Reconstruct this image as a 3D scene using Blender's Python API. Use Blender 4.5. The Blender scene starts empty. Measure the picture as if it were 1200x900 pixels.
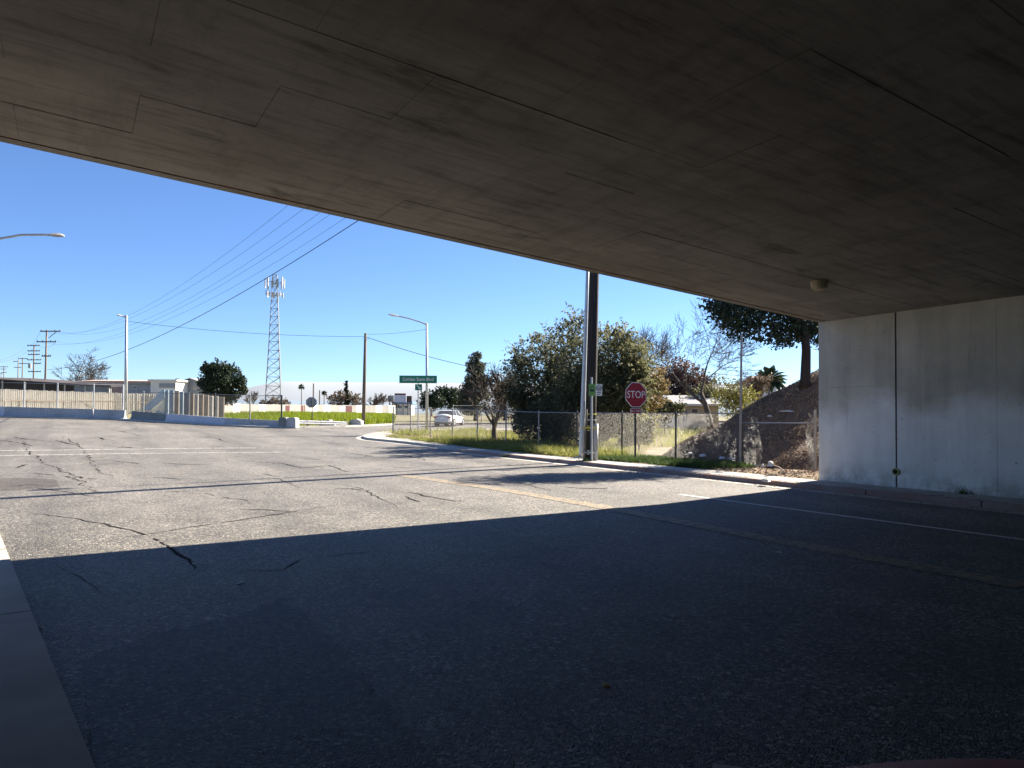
import bpy, bmesh, math, random
import numpy as np
from mathutils import Vector, Matrix, Euler

random.seed(11)
rng = random.Random(11)
nr = np.random.default_rng(11)
sc = bpy.context.scene
COL = sc.collection
rad = math.radians

# ------------------------------------------------------------------ camera, sky, sun, exposure
F, CAMZ = 832.0, 1.8
PITCH, ROLL, SHY = math.atan(17 / F), 0.0058, 18.0
cd = bpy.data.cameras.new('camera')
cam = bpy.data.objects.new('camera', cd)
COL.objects.link(cam)
sc.camera = cam
cd.sensor_fit = 'HORIZONTAL'
cd.sensor_width = 36.0
cd.lens = 36.0 * F / 1200.0
cd.shift_y = SHY / 1200.0
cd.clip_start, cd.clip_end = 0.05, 20000
CR = Euler((math.pi / 2 + PITCH, 0, 0)).to_matrix() @ Matrix.Rotation(ROLL, 3, 'Z')
cam.matrix_world = Matrix.Translation((0, 0, CAMZ)) @ CR.to_4x4()

SUN_AZ, SUN_EL = rad(50.5), rad(33.5)          # clockwise from +Y, above the horizon
SDIR = Vector((math.sin(SUN_AZ) * math.cos(SUN_EL), math.cos(SUN_AZ) * math.cos(SUN_EL), math.sin(SUN_EL)))
w = bpy.data.worlds.new('World')
sc.world = w
w.use_nodes = True
nt = w.node_tree
bg = nt.nodes['Background']
sky = nt.nodes.new('ShaderNodeTexSky')
sky.sky_type = 'NISHITA'
sky.sun_disc = False
sky.sun_elevation = SUN_EL
sky.sun_rotation = SUN_AZ
sky.air_density, sky.dust_density, sky.ozone_density = 0.85, 0.05, 5.0
tint = nt.nodes.new('ShaderNodeMix')
tint.data_type, tint.blend_type = 'RGBA', 'MULTIPLY'
tint.inputs[0].default_value = 1.0
tint.inputs[7].default_value = (0.73, 0.80, 0.94, 1)
nt.links.new(sky.outputs[0], tint.inputs[6])
nt.links.new(tint.outputs[2], bg.inputs[0])
bg.inputs[1].default_value = 0.050
sd = bpy.data.lights.new('sun', 'SUN')
sd.energy, sd.angle, sd.color = 5.0, rad(0.5), (1.0, 0.91, 0.78)
so = bpy.data.objects.new('sun', sd)
COL.objects.link(so)
so.location = SDIR * 60
so.rotation_euler = SDIR.to_track_quat('Z', 'Y').to_euler()
sc.view_settings.view_transform = 'Standard'
sc.view_settings.look = 'None'
sc.view_settings.gamma = 1
sc.view_settings.use_curve_mapping = False
sc.view_settings.exposure = 2.05
sc.cycles.use_denoising = True
sc.cycles.max_bounces = 8
sc.cycles.diffuse_bounces = 5
sc.cycles.transparent_max_bounces = 8


# ------------------------------------------------------------------ ground height and picture rays
def sstep(a, b, t):
    t = min(1, max(0, (t - a) / (b - a)))
    return t * t * (3 - 2 * t)


def zg(x, y):
    a = min(max(0.0, y - 33), 45) * 0.02
    b = min(max(0.0, -x - 10), 40) * 0.02 * sstep(20, 48, y)
    return min(a + b, 1.4)


def ray(px, py):
    return CR @ Vector(((px - 600) / F, (450 - py + SHY) / F, -1.0))


def G(px, py, dz=0.0):
    """the point of the ground seen at a place of the photograph"""
    d = ray(px, py)
    lo, hi = 0.5, 0.5
    while hi < 400:
        p = d * hi
        if CAMZ + p.z < zg(p.x, p.y) + dz:
            break
        lo, hi = hi, hi * 1.03
    for _ in range(30):
        m = (lo + hi) / 2
        p = d * m
        if CAMZ + p.z < zg(p.x, p.y) + dz:
            hi = m
        else:
            lo = m
    p = d * lo
    return Vector((p.x, p.y, CAMZ + p.z))


def D(px, py, y):
    d = ray(px, py)
    p = d * (y / d.y)
    return Vector((p.x, p.y, CAMZ + p.z))


def onground(px, y, dz=0.0):
    p = D(px, 480, y)
    return Vector((p.x, p.y, zg(p.x, p.y) + dz))


# the street runs along U, N points from the carriageway to the abutment wall
U = Vector((-0.527, 0.850, 0)).normalized()
N = Vector((0.850, 0.527, 0)).normalized()
KERB0 = Vector((7.05, 17.6, 0))
C0 = Vector((7.95, 18.4, 0))
COFF = (C0 - KERB0).dot(N)


def off_a(x, y):
    return (x - KERB0.x) * N.x + (y - KERB0.y) * N.y, (x - C0.x) * U.x + (y - C0.y) * U.y


def OA(off, a, z=0.0):
    p = C0 + N * (off - COFF) + U * a
    return Vector((p.x, p.y, z))


# ------------------------------------------------------------------ building helpers
class MB:
    def __init__(s):
        s.v, s.f = [], []

    def add(s, vs, fs):
        b = len(s.v)
        s.v += [Vector(q) for q in vs]
        s.f += [tuple(b + i for i in f) for f in fs]
        return s

    def hexa(s, p):
        return s.add(p, [(3, 2, 1, 0), (4, 5, 6, 7), (0, 1, 5, 4), (1, 2, 6, 5), (2, 3, 7, 6), (3, 0, 4, 7)])

    def box(s, c, size, rz=0.0, m=None):
        hx, hy, hz = size[0] / 2, size[1] / 2, size[2] / 2
        R = m or Matrix.Rotation(rz, 3, 'Z')
        c = Vector(c)
        return s.hexa([c + R @ Vector(q) for q in ((-hx, -hy, -hz), (hx, -hy, -hz), (hx, hy, -hz), (-hx, hy, -hz),
                                                   (-hx, -hy, hz), (hx, -hy, hz), (hx, hy, hz), (-hx, hy, hz))])

    def bar(s, a, b, wd, ht, up=(0, 0, 1)):
        a, b = Vector(a), Vector(b)
        d = (b - a).normalized()
        up = Vector(up)
        if abs(d.dot(up)) > 0.99:
            up = Vector((0, 1, 0))
        r = d.cross(up).normalized()
        q = r.cross(d).normalized()
        r, q = r * wd / 2, q * ht / 2
        return s.hexa([a - r - q, a + r - q, b + r - q, b - r - q, a - r + q, a + r + q, b + r + q, b - r + q])

    def tube(s, pts, rr, n=8, cap=True):
        pts = [Vector(p) for p in pts]
        if not hasattr(rr, '__len__'):
            rr = [rr] * len(pts)
        base = len(s.v)
        ref = None
        for i, p in enumerate(pts):
            d = (pts[min(i + 1, len(pts) - 1)] - pts[max(i - 1, 0)]).normalized()
            if ref is None:
                ref = Vector((1, 0, 0)) if abs(d.x) < 0.8 else Vector((0, 1, 0))
            x = (ref - d * ref.dot(d)).normalized()
            ref = x
            y = d.cross(x)
            for k in range(n):
                t = 2 * math.pi * k / n
                s.v.append(p + (x * math.cos(t) + y * math.sin(t)) * rr[i])
        for i in range(len(pts) - 1):
            for k in range(n):
                k2 = (k + 1) % n
                s.f.append((base + i * n + k, base + i * n + k2, base + (i + 1) * n + k2, base + (i + 1) * n + k))
        if cap:
            s.f.append(tuple(base + k for k in reversed(range(n))))
            s.f.append(tuple(base + (len(pts) - 1) * n + k for k in range(n)))
        return s

    def prism(s, poly, ext):
        poly = [Vector(p) for p in poly]
        ext = Vector(ext)
        n = len(poly)
        return s.add(poly + [p + ext for p in poly],
                     [tuple(reversed(range(n))), tuple(range(n, 2 * n))] + [(i, (i + 1) % n, n + (i + 1) % n, n + i) for i in range(n)])

    def mesh(s, name, origin=Vector((0, 0, 0))):
        me = bpy.data.meshes.new(name)
        me.from_pydata([tuple(q - origin) for q in s.v], [], s.f)
        me.update()
        return me


WLOC = {}


def setp(o, label=None, cat=None, group=None, kind=None):
    if label: o['label'] = label
    if cat: o['category'] = cat
    if group: o['group'] = group
    if kind: o['kind'] = kind
    return o


def thing(name, loc, label, cat, group=None):
    o = bpy.data.objects.new(name, None)
    COL.objects.link(o)
    o.empty_display_size = 0.2
    o.location = loc
    WLOC[o.name] = Vector(loc)
    return setp(o, label, cat, group)


def put(name, geo, m, parent=None, base=None, smooth=False, label=None, kind=None):
    """link geometry given in world coordinates as one object"""
    org = WLOC[parent.name] if parent else Vector(base or (0, 0, 0))
    if isinstance(geo, MB):
        me = geo.mesh(name, org)
    else:
        me = geo
        if org.length > 0:
            me.transform(Matrix.Translation(-org))
    o = bpy.data.objects.new(name, me)
    COL.objects.link(o)
    me.materials.append(m)
    if smooth:
        me.shade_smooth()
    if parent:
        o.parent = parent
    else:
        o.location = org
    WLOC[o.name] = org.copy()
    return setp(o, label, None, None, kind)


def copy_tree(o, parent=None):
    c = o.copy()
    COL.objects.link(c)
    c.parent = parent
    if 'category' in c and parent is not None:
        del c['category']
    for ch in list(o.children):
        copy_tree(ch, c)
    return c


def np_mesh(name, v, nper, tri=False):
    """a mesh of separate little faces, NPER corners each"""
    v = np.asarray(v, dtype=np.float32).reshape(-1, 3)
    nf = len(v) // nper
    me = bpy.data.meshes.new(name)
    me.vertices.add(len(v))
    me.vertices.foreach_set('co', v.ravel())
    me.loops.add(len(v))
    me.loops.foreach_set('vertex_index', np.arange(len(v), dtype=np.int32))
    me.polygons.add(nf)
    me.polygons.foreach_set('loop_start', np.arange(0, nf * nper, nper, dtype=np.int32))
    me.update(calc_edges=True)
    me.validate()
    return me


def grid_mesh(name, xs, ys, fz):
    vs = [(x, y, fz(x, y)) for y in ys for x in xs]
    nx = len(xs)
    fs = [(j * nx + i, j * nx + i + 1, (j + 1) * nx + i + 1, (j + 1) * nx + i) for j in range(len(ys) - 1) for i in range(nx - 1)]
    me = bpy.data.meshes.new(name)
    me.from_pydata(vs, [], fs)
    me.update()
    return me


def poly_sheet(name, pts, fz, maxlen=2.5, skirt=0.0):
    """a sheet with an exact outline that follows the terrain"""
    bm = bmesh.new()
    vs = [bm.verts.new((p[0], p[1], 0)) for p in pts]
    for i in range(len(vs)):
        bm.edges.new((vs[i], vs[(i + 1) % len(vs)]))
    bmesh.ops.triangle_fill(bm, use_beauty=True, use_dissolve=False, edges=bm.edges[:])
    for _ in range(12):
        lng = [e for e in bm.edges if e.calc_length() > maxlen * (1 if e.verts[0].co.y < 90 else 8)]
        if not lng:
            break
        bmesh.ops.subdivide_edges(bm, edges=lng, cuts=1)
        bmesh.ops.triangulate(bm, faces=[f for f in bm.faces if len(f.verts) > 3])
    for v in bm.verts:
        v.co.z = fz(v.co.x, v.co.y)
    for f in bm.faces:
        f.normal_update()
        if f.normal.z < 0:
            f.normal_flip()
    if skirt:
        be = [e for e in bm.edges if e.is_boundary]
        r = bmesh.ops.extrude_edge_only(bm, edges=be)
        for g in r['geom']:
            if isinstance(g, bmesh.types.BMVert):
                g.co.z -= skirt
    me = bpy.data.meshes.new(name)
    bm.to_mesh(me)
    bm.free()
    return me


def offset_line(pts, d):
    """a 2-D line moved sideways to its right"""
    out = []
    for i, p in enumerate(pts):
        a, b = pts[max(i - 1, 0)], pts[min(i + 1, len(pts) - 1)]
        t = Vector((b[0] - a[0], b[1] - a[1])).normalized()
        out.append(Vector((p[0] + t.y * d, p[1] - t.x * d)))
    return out


def text_geo(txt, size, depth, M):
    cu = bpy.data.curves.new('lettering', 'FONT')
    cu.body, cu.size, cu.extrude = txt, size, depth
    cu.align_x, cu.align_y = 'CENTER', 'CENTER'
    cu.resolution_u = 3
    ob = bpy.data.objects.new('lettering', cu)
    COL.objects.link(ob)
    dg = bpy.context.evaluated_depsgraph_get()
    dg.update()
    me = bpy.data.meshes.new_from_object(ob.evaluated_get(dg))
    bpy.data.objects.remove(ob)
    bpy.data.curves.remove(cu)
    me.transform(M)
    me.materials.clear()
    return me


def facing(p, yaw=0.0):
    """frame of a plate at P that faces the street (towards -Y), turned by YAW"""
    return Matrix.Translation(p) @ Matrix.Rotation(yaw, 4, 'Z') @ Matrix.Rotation(math.pi / 2, 4, 'X')


# ------------------------------------------------------------------ materials
def newmat(name):
    m = bpy.data.materials.new(name)
    m.use_nodes = True
    t = m.node_tree
    return m, t, t.nodes['Principled BSDF'], (lambda k: t.nodes.new('ShaderNode' + k)), t.links.new


def mixc(t, fac, a, b, mode='MIX'):
    n = t.nodes.new('ShaderNodeMix')
    n.data_type = 'RGBA'
    n.blend_type = mode
    for sock, v in ((n.inputs[0], fac), (n.inputs[6], a), (n.inputs[7], b)):
        if hasattr(v, 'links'):
            t.links.new(v, sock)
        elif hasattr(v, '__len__'):
            sock.default_value = (*v, 1)
        else:
            sock.default_value = v
    return n.outputs[2]


def ramp(t, src, stops):
    r = t.nodes.new('ShaderNodeValToRGB')
    el = r.color_ramp.elements
    while len(el) < len(stops):
        el.new(0.5)
    for e, (p, c) in zip(el, stops):
        e.position = p
        e.color = (*c, 1) if hasattr(c, '__len__') else (c, c, c, 1)
    t.links.new(src, r.inputs[0])
    return r.outputs[0]


def noise(t, scale, detail=5, rough=0.55, stretch=None, rot=0.0, dist=0.0):
    g = t.nodes.new('ShaderNodeNewGeometry')
    mp = t.nodes.new('ShaderNodeMapping')
    t.links.new(g.outputs['Position'], mp.inputs[0])
    if rot:                       # turn first, then stretch
        mp.vector_type = 'TEXTURE'
        mp.inputs['Rotation'].default_value = (0, 0, rot)
        if stretch: mp.inputs['Scale'].default_value = tuple(1 / q for q in stretch)
    elif stretch:
        mp.inputs['Scale'].default_value = stretch
    n = t.nodes.new('ShaderNodeTexNoise')
    n.inputs['Scale'].default_value = scale
    n.inputs['Detail'].default_value = detail
    n.inputs['Roughness'].default_value = rough
    n.inputs['Distortion'].default_value = dist
    t.links.new(mp.outputs[0], n.inputs['Vector'])
    return n.outputs[0]


def bump(t, bs, h, strength, dist):
    b = t.nodes.new('ShaderNodeBump')
    b.inputs['Strength'].default_value = strength
    b.inputs['Distance'].default_value = dist
    t.links.new(h, b.inputs['Height'])
    t.links.new(b.outputs[0], bs.inputs['Normal'])


def pm(name, c1, c2=None, scale=3.0, rough=0.8, bstr=0.3, bscale=40.0, bdist=0.01, metal=0.0, stretch=None, spec=0.4):
    m, t, b, new, link = newmat(name)
    c2 = c2 or tuple(x * 0.7 for x in c1)
    n = noise(t, scale, 6, 0.6, stretch)
    link(ramp(t, n, [(0.32, c2), (0.68, c1)]), b.inputs['Base Color'])
    b.inputs['Roughness'].default_value = rough
    b.inputs['Metallic'].default_value = metal
    b.inputs['Specular IOR Level'].default_value = spec
    if bstr:
        bump(t, b, noise(t, bscale, 4, 0.6, stretch), bstr, bdist)
    return m


def leafmat(name, cols, trans=0.35, rough=0.6):
    m, t, b, new, link = newmat(name)
    g = new('NewGeometry')
    r = new('ValToRGB')
    r.color_ramp.interpolation = 'LINEAR'
    el = r.color_ramp.elements
    while len(el) < len(cols):
        el.new(0.5)
    for i, (e, c) in enumerate(zip(el, cols)):
        e.position = i / max(1, len(cols) - 1)
        e.color = (*c, 1)
    link(g.outputs['Random Per Island'], r.inputs[0])
    link(r.outputs[0], b.inputs['Base Color'])
    b.inputs['Roughness'].default_value = rough
    b.inputs['Specular IOR Level'].default_value = 0.25
    tr = new('BsdfTranslucent')
    link(r.outputs[0], tr.inputs[0])
    mx = new('MixShader')
    mx.inputs[0].default_value = trans
    link(b.outputs[0], mx.inputs[1])
    link(tr.outputs[0], mx.inputs[2])
    link(mx.outputs[0], t.nodes['Material Output'].inputs[0])
    return m


def asphalt_mat(name, base=(0.204, 0.189, 0.168), paint=None, wear=0.5):
    m, t, b, new, link = newmat(name)
    g = new('NewGeometry')
    big = noise(t, 0.16, 6, 0.62)
    mid = noise(t, 1.3, 6, 0.65)
    lanes = noise(t, 0.5, 4, 0.6, (0.06, 1.0, 1.0), rad(121.8))
    c = ramp(t, big, [(0.3, tuple(x * 0.70 for x in base)), (0.55, base), (0.75, tuple(x * 1.2 for x in base))])
    c = mixc(t, 0.65, c, ramp(t, mid, [(0.25, 0.42), (0.5, 0.82), (0.75, 1.0)]), 'MULTIPLY')
    c = mixc(t, 0.75, c, ramp(t, lanes, [(0.30, 0.48), (0.58, 1.0)]), 'MULTIPLY')
    # aggregate: pale and dark stones in the binder
    vo = new('TexVoronoi')
    vo.inputs['Scale'].default_value = 42
    link(g.outputs['Position'], vo.inputs['Vector'])
    sep = new('SeparateColor')
    link(vo.outputs['Color'], sep.inputs[0])
    st = ramp(t, sep.outputs[0], [(0.0, (0.12, 0.13, 0.14)), (0.4, (0.66, 0.66, 0.67)), (0.72, (1.2, 1.17, 1.12)), (0.90, (1.8, 1.75, 1.65)), (1.0, (3.4, 3.25, 3.0))])
    sm = ramp(t, noise(t, 0.7, 6, 0.7), [(0.35, 0.65), (0.65, 1.0)])
    c = mixc(t, sm, c, st, 'MULTIPLY')
    # scattered bleached chips
    v2 = new('TexVoronoi')
    v2.inputs['Scale'].default_value = 13
    link(g.outputs['Position'], v2.inputs['Vector'])
    ch = ramp(t, v2.outputs['Distance'], [(0.07, 1.0), (0.13, 0.0)])
    c = mixc(t, ch, c, (0.36, 0.33, 0.29))
    # oil stains
    oil = ramp(t, noise(t, 0.42, 3, 0.5, (0.4, 1.0, 1), rad(121.8)), [(0.28, 0.5), (0.42, 1.0)])
    c = mixc(t, 0.7, c, oil, 'MULTIPLY')
    if paint:
        pn = ramp(t, noise(t, 7, 6, 0.75), [(wear - 0.08, 0.0), (wear + 0.1, 1.0)])
        c = mixc(t, pn, c, paint)
    link(c, b.inputs['Base Color'])
    b.inputs['Roughness'].default_value = 0.68
    b.inputs['Specular IOR Level'].default_value = 0.5
    v3 = new('TexVoronoi')
    v3.inputs['Scale'].default_value = 75
    link(g.outputs['Position'], v3.inputs['Vector'])
    ad = new('Math')
    ad.operation = 'MULTIPLY_ADD'
    link(v3.outputs['Distance'], ad.inputs[0])
    ad.inputs[1].default_value = -1.2
    link(noise(t, 9, 5, 0.7), ad.inputs[2])
    bump(t, b, ad.outputs[0], 0.9, 0.016)
    return m


def wall_mat():
    m, t, b, new, link = newmat('painted_concrete')
    g = new('NewGeometry')
    sp = new('SeparateXYZ')
    link(g.outputs['Position'], sp.inputs[0])
    raw = ramp(t, noise(t, 0.9, 7, 0.65), [(0.3, (0.42, 0.39, 0.335)), (0.7, (0.58, 0.545, 0.475))])
    raw = mixc(t, 0.6, raw, ramp(t, noise(t, 1.5, 5, 0.6, (1.6, 1.6, 0.14)), [(0.3, 0.62), (0.6, 1.0)]), 'MULTIPLY')
    pt = ramp(t, noise(t, 0.8, 6, 0.6), [(0.3, (0.70, 0.70, 0.68)), (0.7, (0.82, 0.82, 0.80))])
    pt = mixc(t, 0.35, pt, ramp(t, noise(t, 1.1, 6, 0.65, (2, 2, 0.3)), [(0.32, 0.55), (0.6, 1.0)]), 'MULTIPLY')
    ed = new('Math')
    ed.operation = 'MULTIPLY_ADD'
    link(noise(t, 0.55, 4, 0.6), ed.inputs[0])
    ed.inputs[1].default_value = 2.6
    link(sp.outputs[2], ed.inputs[2])
    mk = ramp(t, ed.outputs[0], [(0.0, 1.0), (1.0, 1.0)])
    mr = new('MapRange')
    link(ed.outputs[0], mr.inputs[0])
    mr.inputs[1].default_value, mr.inputs[2].default_value = 3.05, 3.75
    mr.inputs[3].default_value, mr.inputs[4].default_value = 1.0, 0.0
    c = mixc(t, mr.outputs[0], raw, pt)
    # splash dirt along the foot
    mr2 = new('MapRange')
    link(sp.outputs[2], mr2.inputs[0])
    mr2.inputs[1].default_value, mr2.inputs[2].default_value = 0.1, 0.75
    mr2.inputs[3].default_value, mr2.inputs[4].default_value = 0.75, 0.0
    dn = new('Math')
    dn.operation = 'MULTIPLY'
    link(mr2.outputs[0], dn.inputs[0])
    link(ramp(t, noise(t, 2.2, 6, 0.7), [(0.4, 0.0), (0.62, 1.0)]), dn.inputs[1])
    c = mixc(t, dn.outputs[0], c, (0.24, 0.22, 0.18))
    run = ramp(t, noise(t, 2.6, 8, 0.75, (1.6, 1.6, 0.10)), [(0.60, 1.0), (0.70, 0.62)])
    c = mixc(t, 0.6, c, run, 'MULTIPLY')
    pits = ramp(t, noise(t, 17, 3, 0.5), [(0.25, 0.3), (0.33, 1.0)])
    c = mixc(t, 0.7, c, pits, 'MULTIPLY')
    link(c, b.inputs['Base Color'])
    b.inputs['Roughness'].default_value = 0.85
    bump(t, b, noise(t, 30, 6, 0.6), 0.25, 0.008)
    return m


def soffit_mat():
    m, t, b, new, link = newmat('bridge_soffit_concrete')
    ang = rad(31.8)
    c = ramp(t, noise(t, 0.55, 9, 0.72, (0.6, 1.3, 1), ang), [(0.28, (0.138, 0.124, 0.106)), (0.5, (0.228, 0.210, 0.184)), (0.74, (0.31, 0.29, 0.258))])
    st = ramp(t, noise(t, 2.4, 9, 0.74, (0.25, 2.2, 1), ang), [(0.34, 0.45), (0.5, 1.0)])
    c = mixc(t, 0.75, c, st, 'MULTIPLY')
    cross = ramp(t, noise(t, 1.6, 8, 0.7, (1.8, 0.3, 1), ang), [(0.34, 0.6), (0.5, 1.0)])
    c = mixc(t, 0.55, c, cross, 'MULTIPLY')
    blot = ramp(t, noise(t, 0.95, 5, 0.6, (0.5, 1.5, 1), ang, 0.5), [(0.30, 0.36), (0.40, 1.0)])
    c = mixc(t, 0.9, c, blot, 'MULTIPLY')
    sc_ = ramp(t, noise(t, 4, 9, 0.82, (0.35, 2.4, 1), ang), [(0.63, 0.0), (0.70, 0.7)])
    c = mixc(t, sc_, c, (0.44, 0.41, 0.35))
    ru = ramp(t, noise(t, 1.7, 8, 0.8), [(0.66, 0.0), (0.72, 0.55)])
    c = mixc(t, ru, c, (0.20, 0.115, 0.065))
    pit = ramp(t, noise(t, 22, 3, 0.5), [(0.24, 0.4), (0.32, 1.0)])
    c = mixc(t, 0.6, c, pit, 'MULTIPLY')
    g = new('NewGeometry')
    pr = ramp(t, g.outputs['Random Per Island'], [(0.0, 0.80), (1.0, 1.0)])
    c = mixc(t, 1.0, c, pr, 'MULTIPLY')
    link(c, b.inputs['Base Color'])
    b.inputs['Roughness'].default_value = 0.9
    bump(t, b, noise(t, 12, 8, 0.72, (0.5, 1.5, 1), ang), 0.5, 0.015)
    return m


M = {}
M['asphalt'] = asphalt_mat('asphalt')
M['white_paint'] = asphalt_mat('worn_white_road_paint', paint=(0.78, 0.77, 0.73), wear=0.34)
M['faint_white'] = asphalt_mat('faded_white_road_paint', paint=(0.66, 0.64, 0.60), wear=0.46)
M['yellow_paint'] = asphalt_mat('faded_yellow_road_paint', paint=(0.37, 0.275, 0.15), wear=0.50)
M['tar'] = pm('crack_filler', (0.025, 0.023, 0.022), (0.014, 0.013, 0.013), 6, 0.97, 0.5, spec=0.05)
M['pale_seam'] = pm('worn_seam', (0.30, 0.275, 0.235), (0.2, 0.18, 0.15), 3, 0.9, 0.5)
M['gutter'] = pm('gutter_concrete', (0.43, 0.40, 0.35), (0.31, 0.29, 0.25), 1.2, 0.85, 0.45, 60)
M['walk'] = pm('pavement_concrete', (0.44, 0.415, 0.37), (0.30, 0.28, 0.245), 1.0, 0.9, 0.4, 60)
M['redkerb'] = pm('worn_red_kerb_paint', (0.24, 0.135, 0.115), (0.26, 0.22, 0.20), 2.0, 0.85, 0.5, 50)
M['kerb'] = pm('kerb_concrete', (0.46, 0.44, 0.40), (0.33, 0.31, 0.28), 1.3, 0.9, 0.4, 50)
M['dirt'] = pm('dry_soil', (0.26, 0.20, 0.135), (0.15, 0.12, 0.075), 0.9, 0.95, 0.8, 18, 0.04)
M['field'] = pm('weedy_soil', (0.21, 0.18, 0.105), (0.13, 0.125, 0.055), 0.35, 0.95, 0.7, 12, 0.05)
M['far'] = pm('far_plain', (0.12, 0.125, 0.085), (0.075, 0.085, 0.055), 0.02, 1.0, 0)
M['slope'] = pm('mulched_slope', (0.22, 0.145, 0.095), (0.12, 0.08, 0.055), 2.4, 0.95, 1.0, 14, 0.08)
M['mulch'] = leafmat('bark_mulch_chips', [(0.10, 0.060, 0.038), (0.20, 0.122, 0.075), (0.28, 0.175, 0.105), (0.36, 0.24, 0.145), (0.14, 0.095, 0.065), (0.46, 0.34, 0.22)], 0.0, 0.9)
M['wall'] = wall_mat()
M['soffit'] = soffit_mat()
M['deck'] = pm('deck_concrete', (0.34, 0.315, 0.27), (0.24, 0.22, 0.185), 0.8, 0.9, 0.3)
M['seal'] = pm('dark_joint_seal', (0.05, 0.048, 0.045), (0.03, 0.03, 0.03), 8, 0.8, 0.2)
M['rust'] = pm('rust_streaked_steel', (0.23, 0.105, 0.05), (0.12, 0.07, 0.045), 4, 0.85, 0.3)
M['galv'] = pm('galvanised_steel', (0.52, 0.53, 0.53), (0.40, 0.41, 0.42), 2.5, 0.48, 0.08, 30, 0.003, 0.6)
M['post'] = pm('weathered_fence_steel', (0.36, 0.35, 0.33), (0.25, 0.235, 0.22), 5, 0.6, 0.15, 40, 0.003, 0.35)
M['darkpost'] = pm('dark_painted_steel', (0.055, 0.06, 0.055), (0.035, 0.038, 0.036), 5, 0.6, 0.15, 40, 0.003, 0.2)
M['wire_mesh'] = pm('fence_wire', (0.19, 0.18, 0.165), (0.13, 0.125, 0.115), 5, 0.5, 0, metal=0.35)
M['creosote'] = pm('tarred_pole_wood', (0.042, 0.034, 0.029), (0.018, 0.015, 0.014), 3, 0.85, 0.8, 12, 0.02, 0, (6, 6, 0.35))
M['polewood'] = pm('weathered_pole_wood', (0.19, 0.15, 0.115), (0.11, 0.085, 0.065), 2, 0.85, 0.6, 12, 0.02, 0, (5, 5, 0.3))
M['conduit'] = pm('grey_conduit_plastic', (0.34, 0.35, 0.355), (0.27, 0.275, 0.28), 3, 0.5, 0.05)
M['strap'] = pm('yellow_strap', (0.58, 0.50, 0.10), (0.45, 0.38, 0.08), 6, 0.6, 0.1)
M['cable'] = pm('cable_sheath', (0.035, 0.037, 0.04), (0.025, 0.027, 0.03), 1, 0.6, 0)
M['stop_red'] = pm('stop_sign_red', (0.30, 0.008, 0.022), (0.25, 0.007, 0.02), 2.5, 0.45, 0.03)
M['sign_white'] = pm('sign_white', (0.80, 0.80, 0.79), (0.70, 0.70, 0.69), 3, 0.45, 0)
M['sign_green'] = pm('street_sign_green', (0.012, 0.19, 0.105), (0.012, 0.16, 0.09), 3, 0.4, 0)
M['bus_green'] = pm('bus_sign_green', (0.16, 0.36, 0.10), (0.13, 0.30, 0.085), 3, 0.45, 0)
M['ink'] = pm('dark_sign_ink', (0.03, 0.05, 0.06), (0.03, 0.04, 0.05), 3, 0.5, 0)
M['fixture'] = pm('aged_fixture_enamel', (0.46, 0.39, 0.25), (0.33, 0.27, 0.17), 9, 0.6, 0.1)
M['pipe_yellow'] = pm('yellow_green_pipe', (0.42, 0.44, 0.12), (0.28, 0.29, 0.09), 12, 0.6, 0.1)
M['black'] = pm('hollow_shade_black', (0.012, 0.012, 0.012), (0.01, 0.01, 0.01), 3, 0.9, 0)  # flat black painted in for the shade inside hollows
M['barrier'] = pm('barrier_concrete', (0.43, 0.435, 0.44), (0.31, 0.315, 0.32), 0.9, 0.9, 0.3)
M['barrier_dark'] = pm('dark_patched_barrier', (0.24, 0.245, 0.23), (0.165, 0.17, 0.16), 0.9, 0.9, 0.3)
M['barrier_blue'] = pm('blue_grey_painted_barrier', (0.52, 0.53, 0.57), (0.43, 0.44, 0.475), 0.7, 0.85, 0.2)
M['plank'] = pm('pale_board', (0.66, 0.63, 0.56), (0.54, 0.50, 0.43), 1.4, 0.9, 0.2, 20, 0.01, 0, (5, 1, 0.25))
M['plank_grey'] = pm('grey_board', (0.58, 0.55, 0.49), (0.50, 0.47, 0.41), 1.4, 0.9, 0.2, 20, 0.01, 0, (5, 1, 0.25))
M['sheet_blue'] = pm('pale_blue_corrugated_sheet', (0.42, 0.51, 0.56), (0.32, 0.39, 0.43), 0.9, 0.55, 0.1, 10)
M['sheet_tan'] = pm('tan_corrugated_sheet', (0.46, 0.39, 0.30), (0.33, 0.28, 0.22), 0.9, 0.65, 0.1, 10)
M['roof_dark'] = pm('dark_roof', (0.075, 0.062, 0.058), (0.05, 0.042, 0.04), 0.7, 0.85, 0.1)
M['wall_white'] = pm('white_stucco', (0.72, 0.70, 0.65), (0.58, 0.56, 0.51), 0.5, 0.9, 0.1)
M['wall_pink'] = pm('pinkish_stucco', (0.52, 0.36, 0.30), (0.42, 0.29, 0.24), 0.5, 0.9, 0.1)
M['wall_grey'] = pm('grey_siding', (0.25, 0.27, 0.30), (0.19, 0.205, 0.23), 0.6, 0.8, 0.1)
M['wall_beige'] = pm('beige_stucco', (0.50, 0.43, 0.34), (0.40, 0.34, 0.27), 0.6, 0.9, 0.1)
M['block'] = pm('pale_block_wall', (0.29, 0.275, 0.245), (0.22, 0.21, 0.19), 0.6, 0.9, 0.15)
M['maroon'] = pm('maroon_paint', (0.09, 0.022, 0.022), (0.07, 0.018, 0.018), 1, 0.85, 0.05)
M['greypaint'] = pm('grey_cover_up_paint', (0.30, 0.31, 0.33), (0.24, 0.25, 0.265), 1, 0.85, 0.05)
M['glass'] = pm('dark_window_glass', (0.05, 0.06, 0.07), (0.04, 0.05, 0.055), 0.5, 0.12, 0, spec=0.6)
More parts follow.
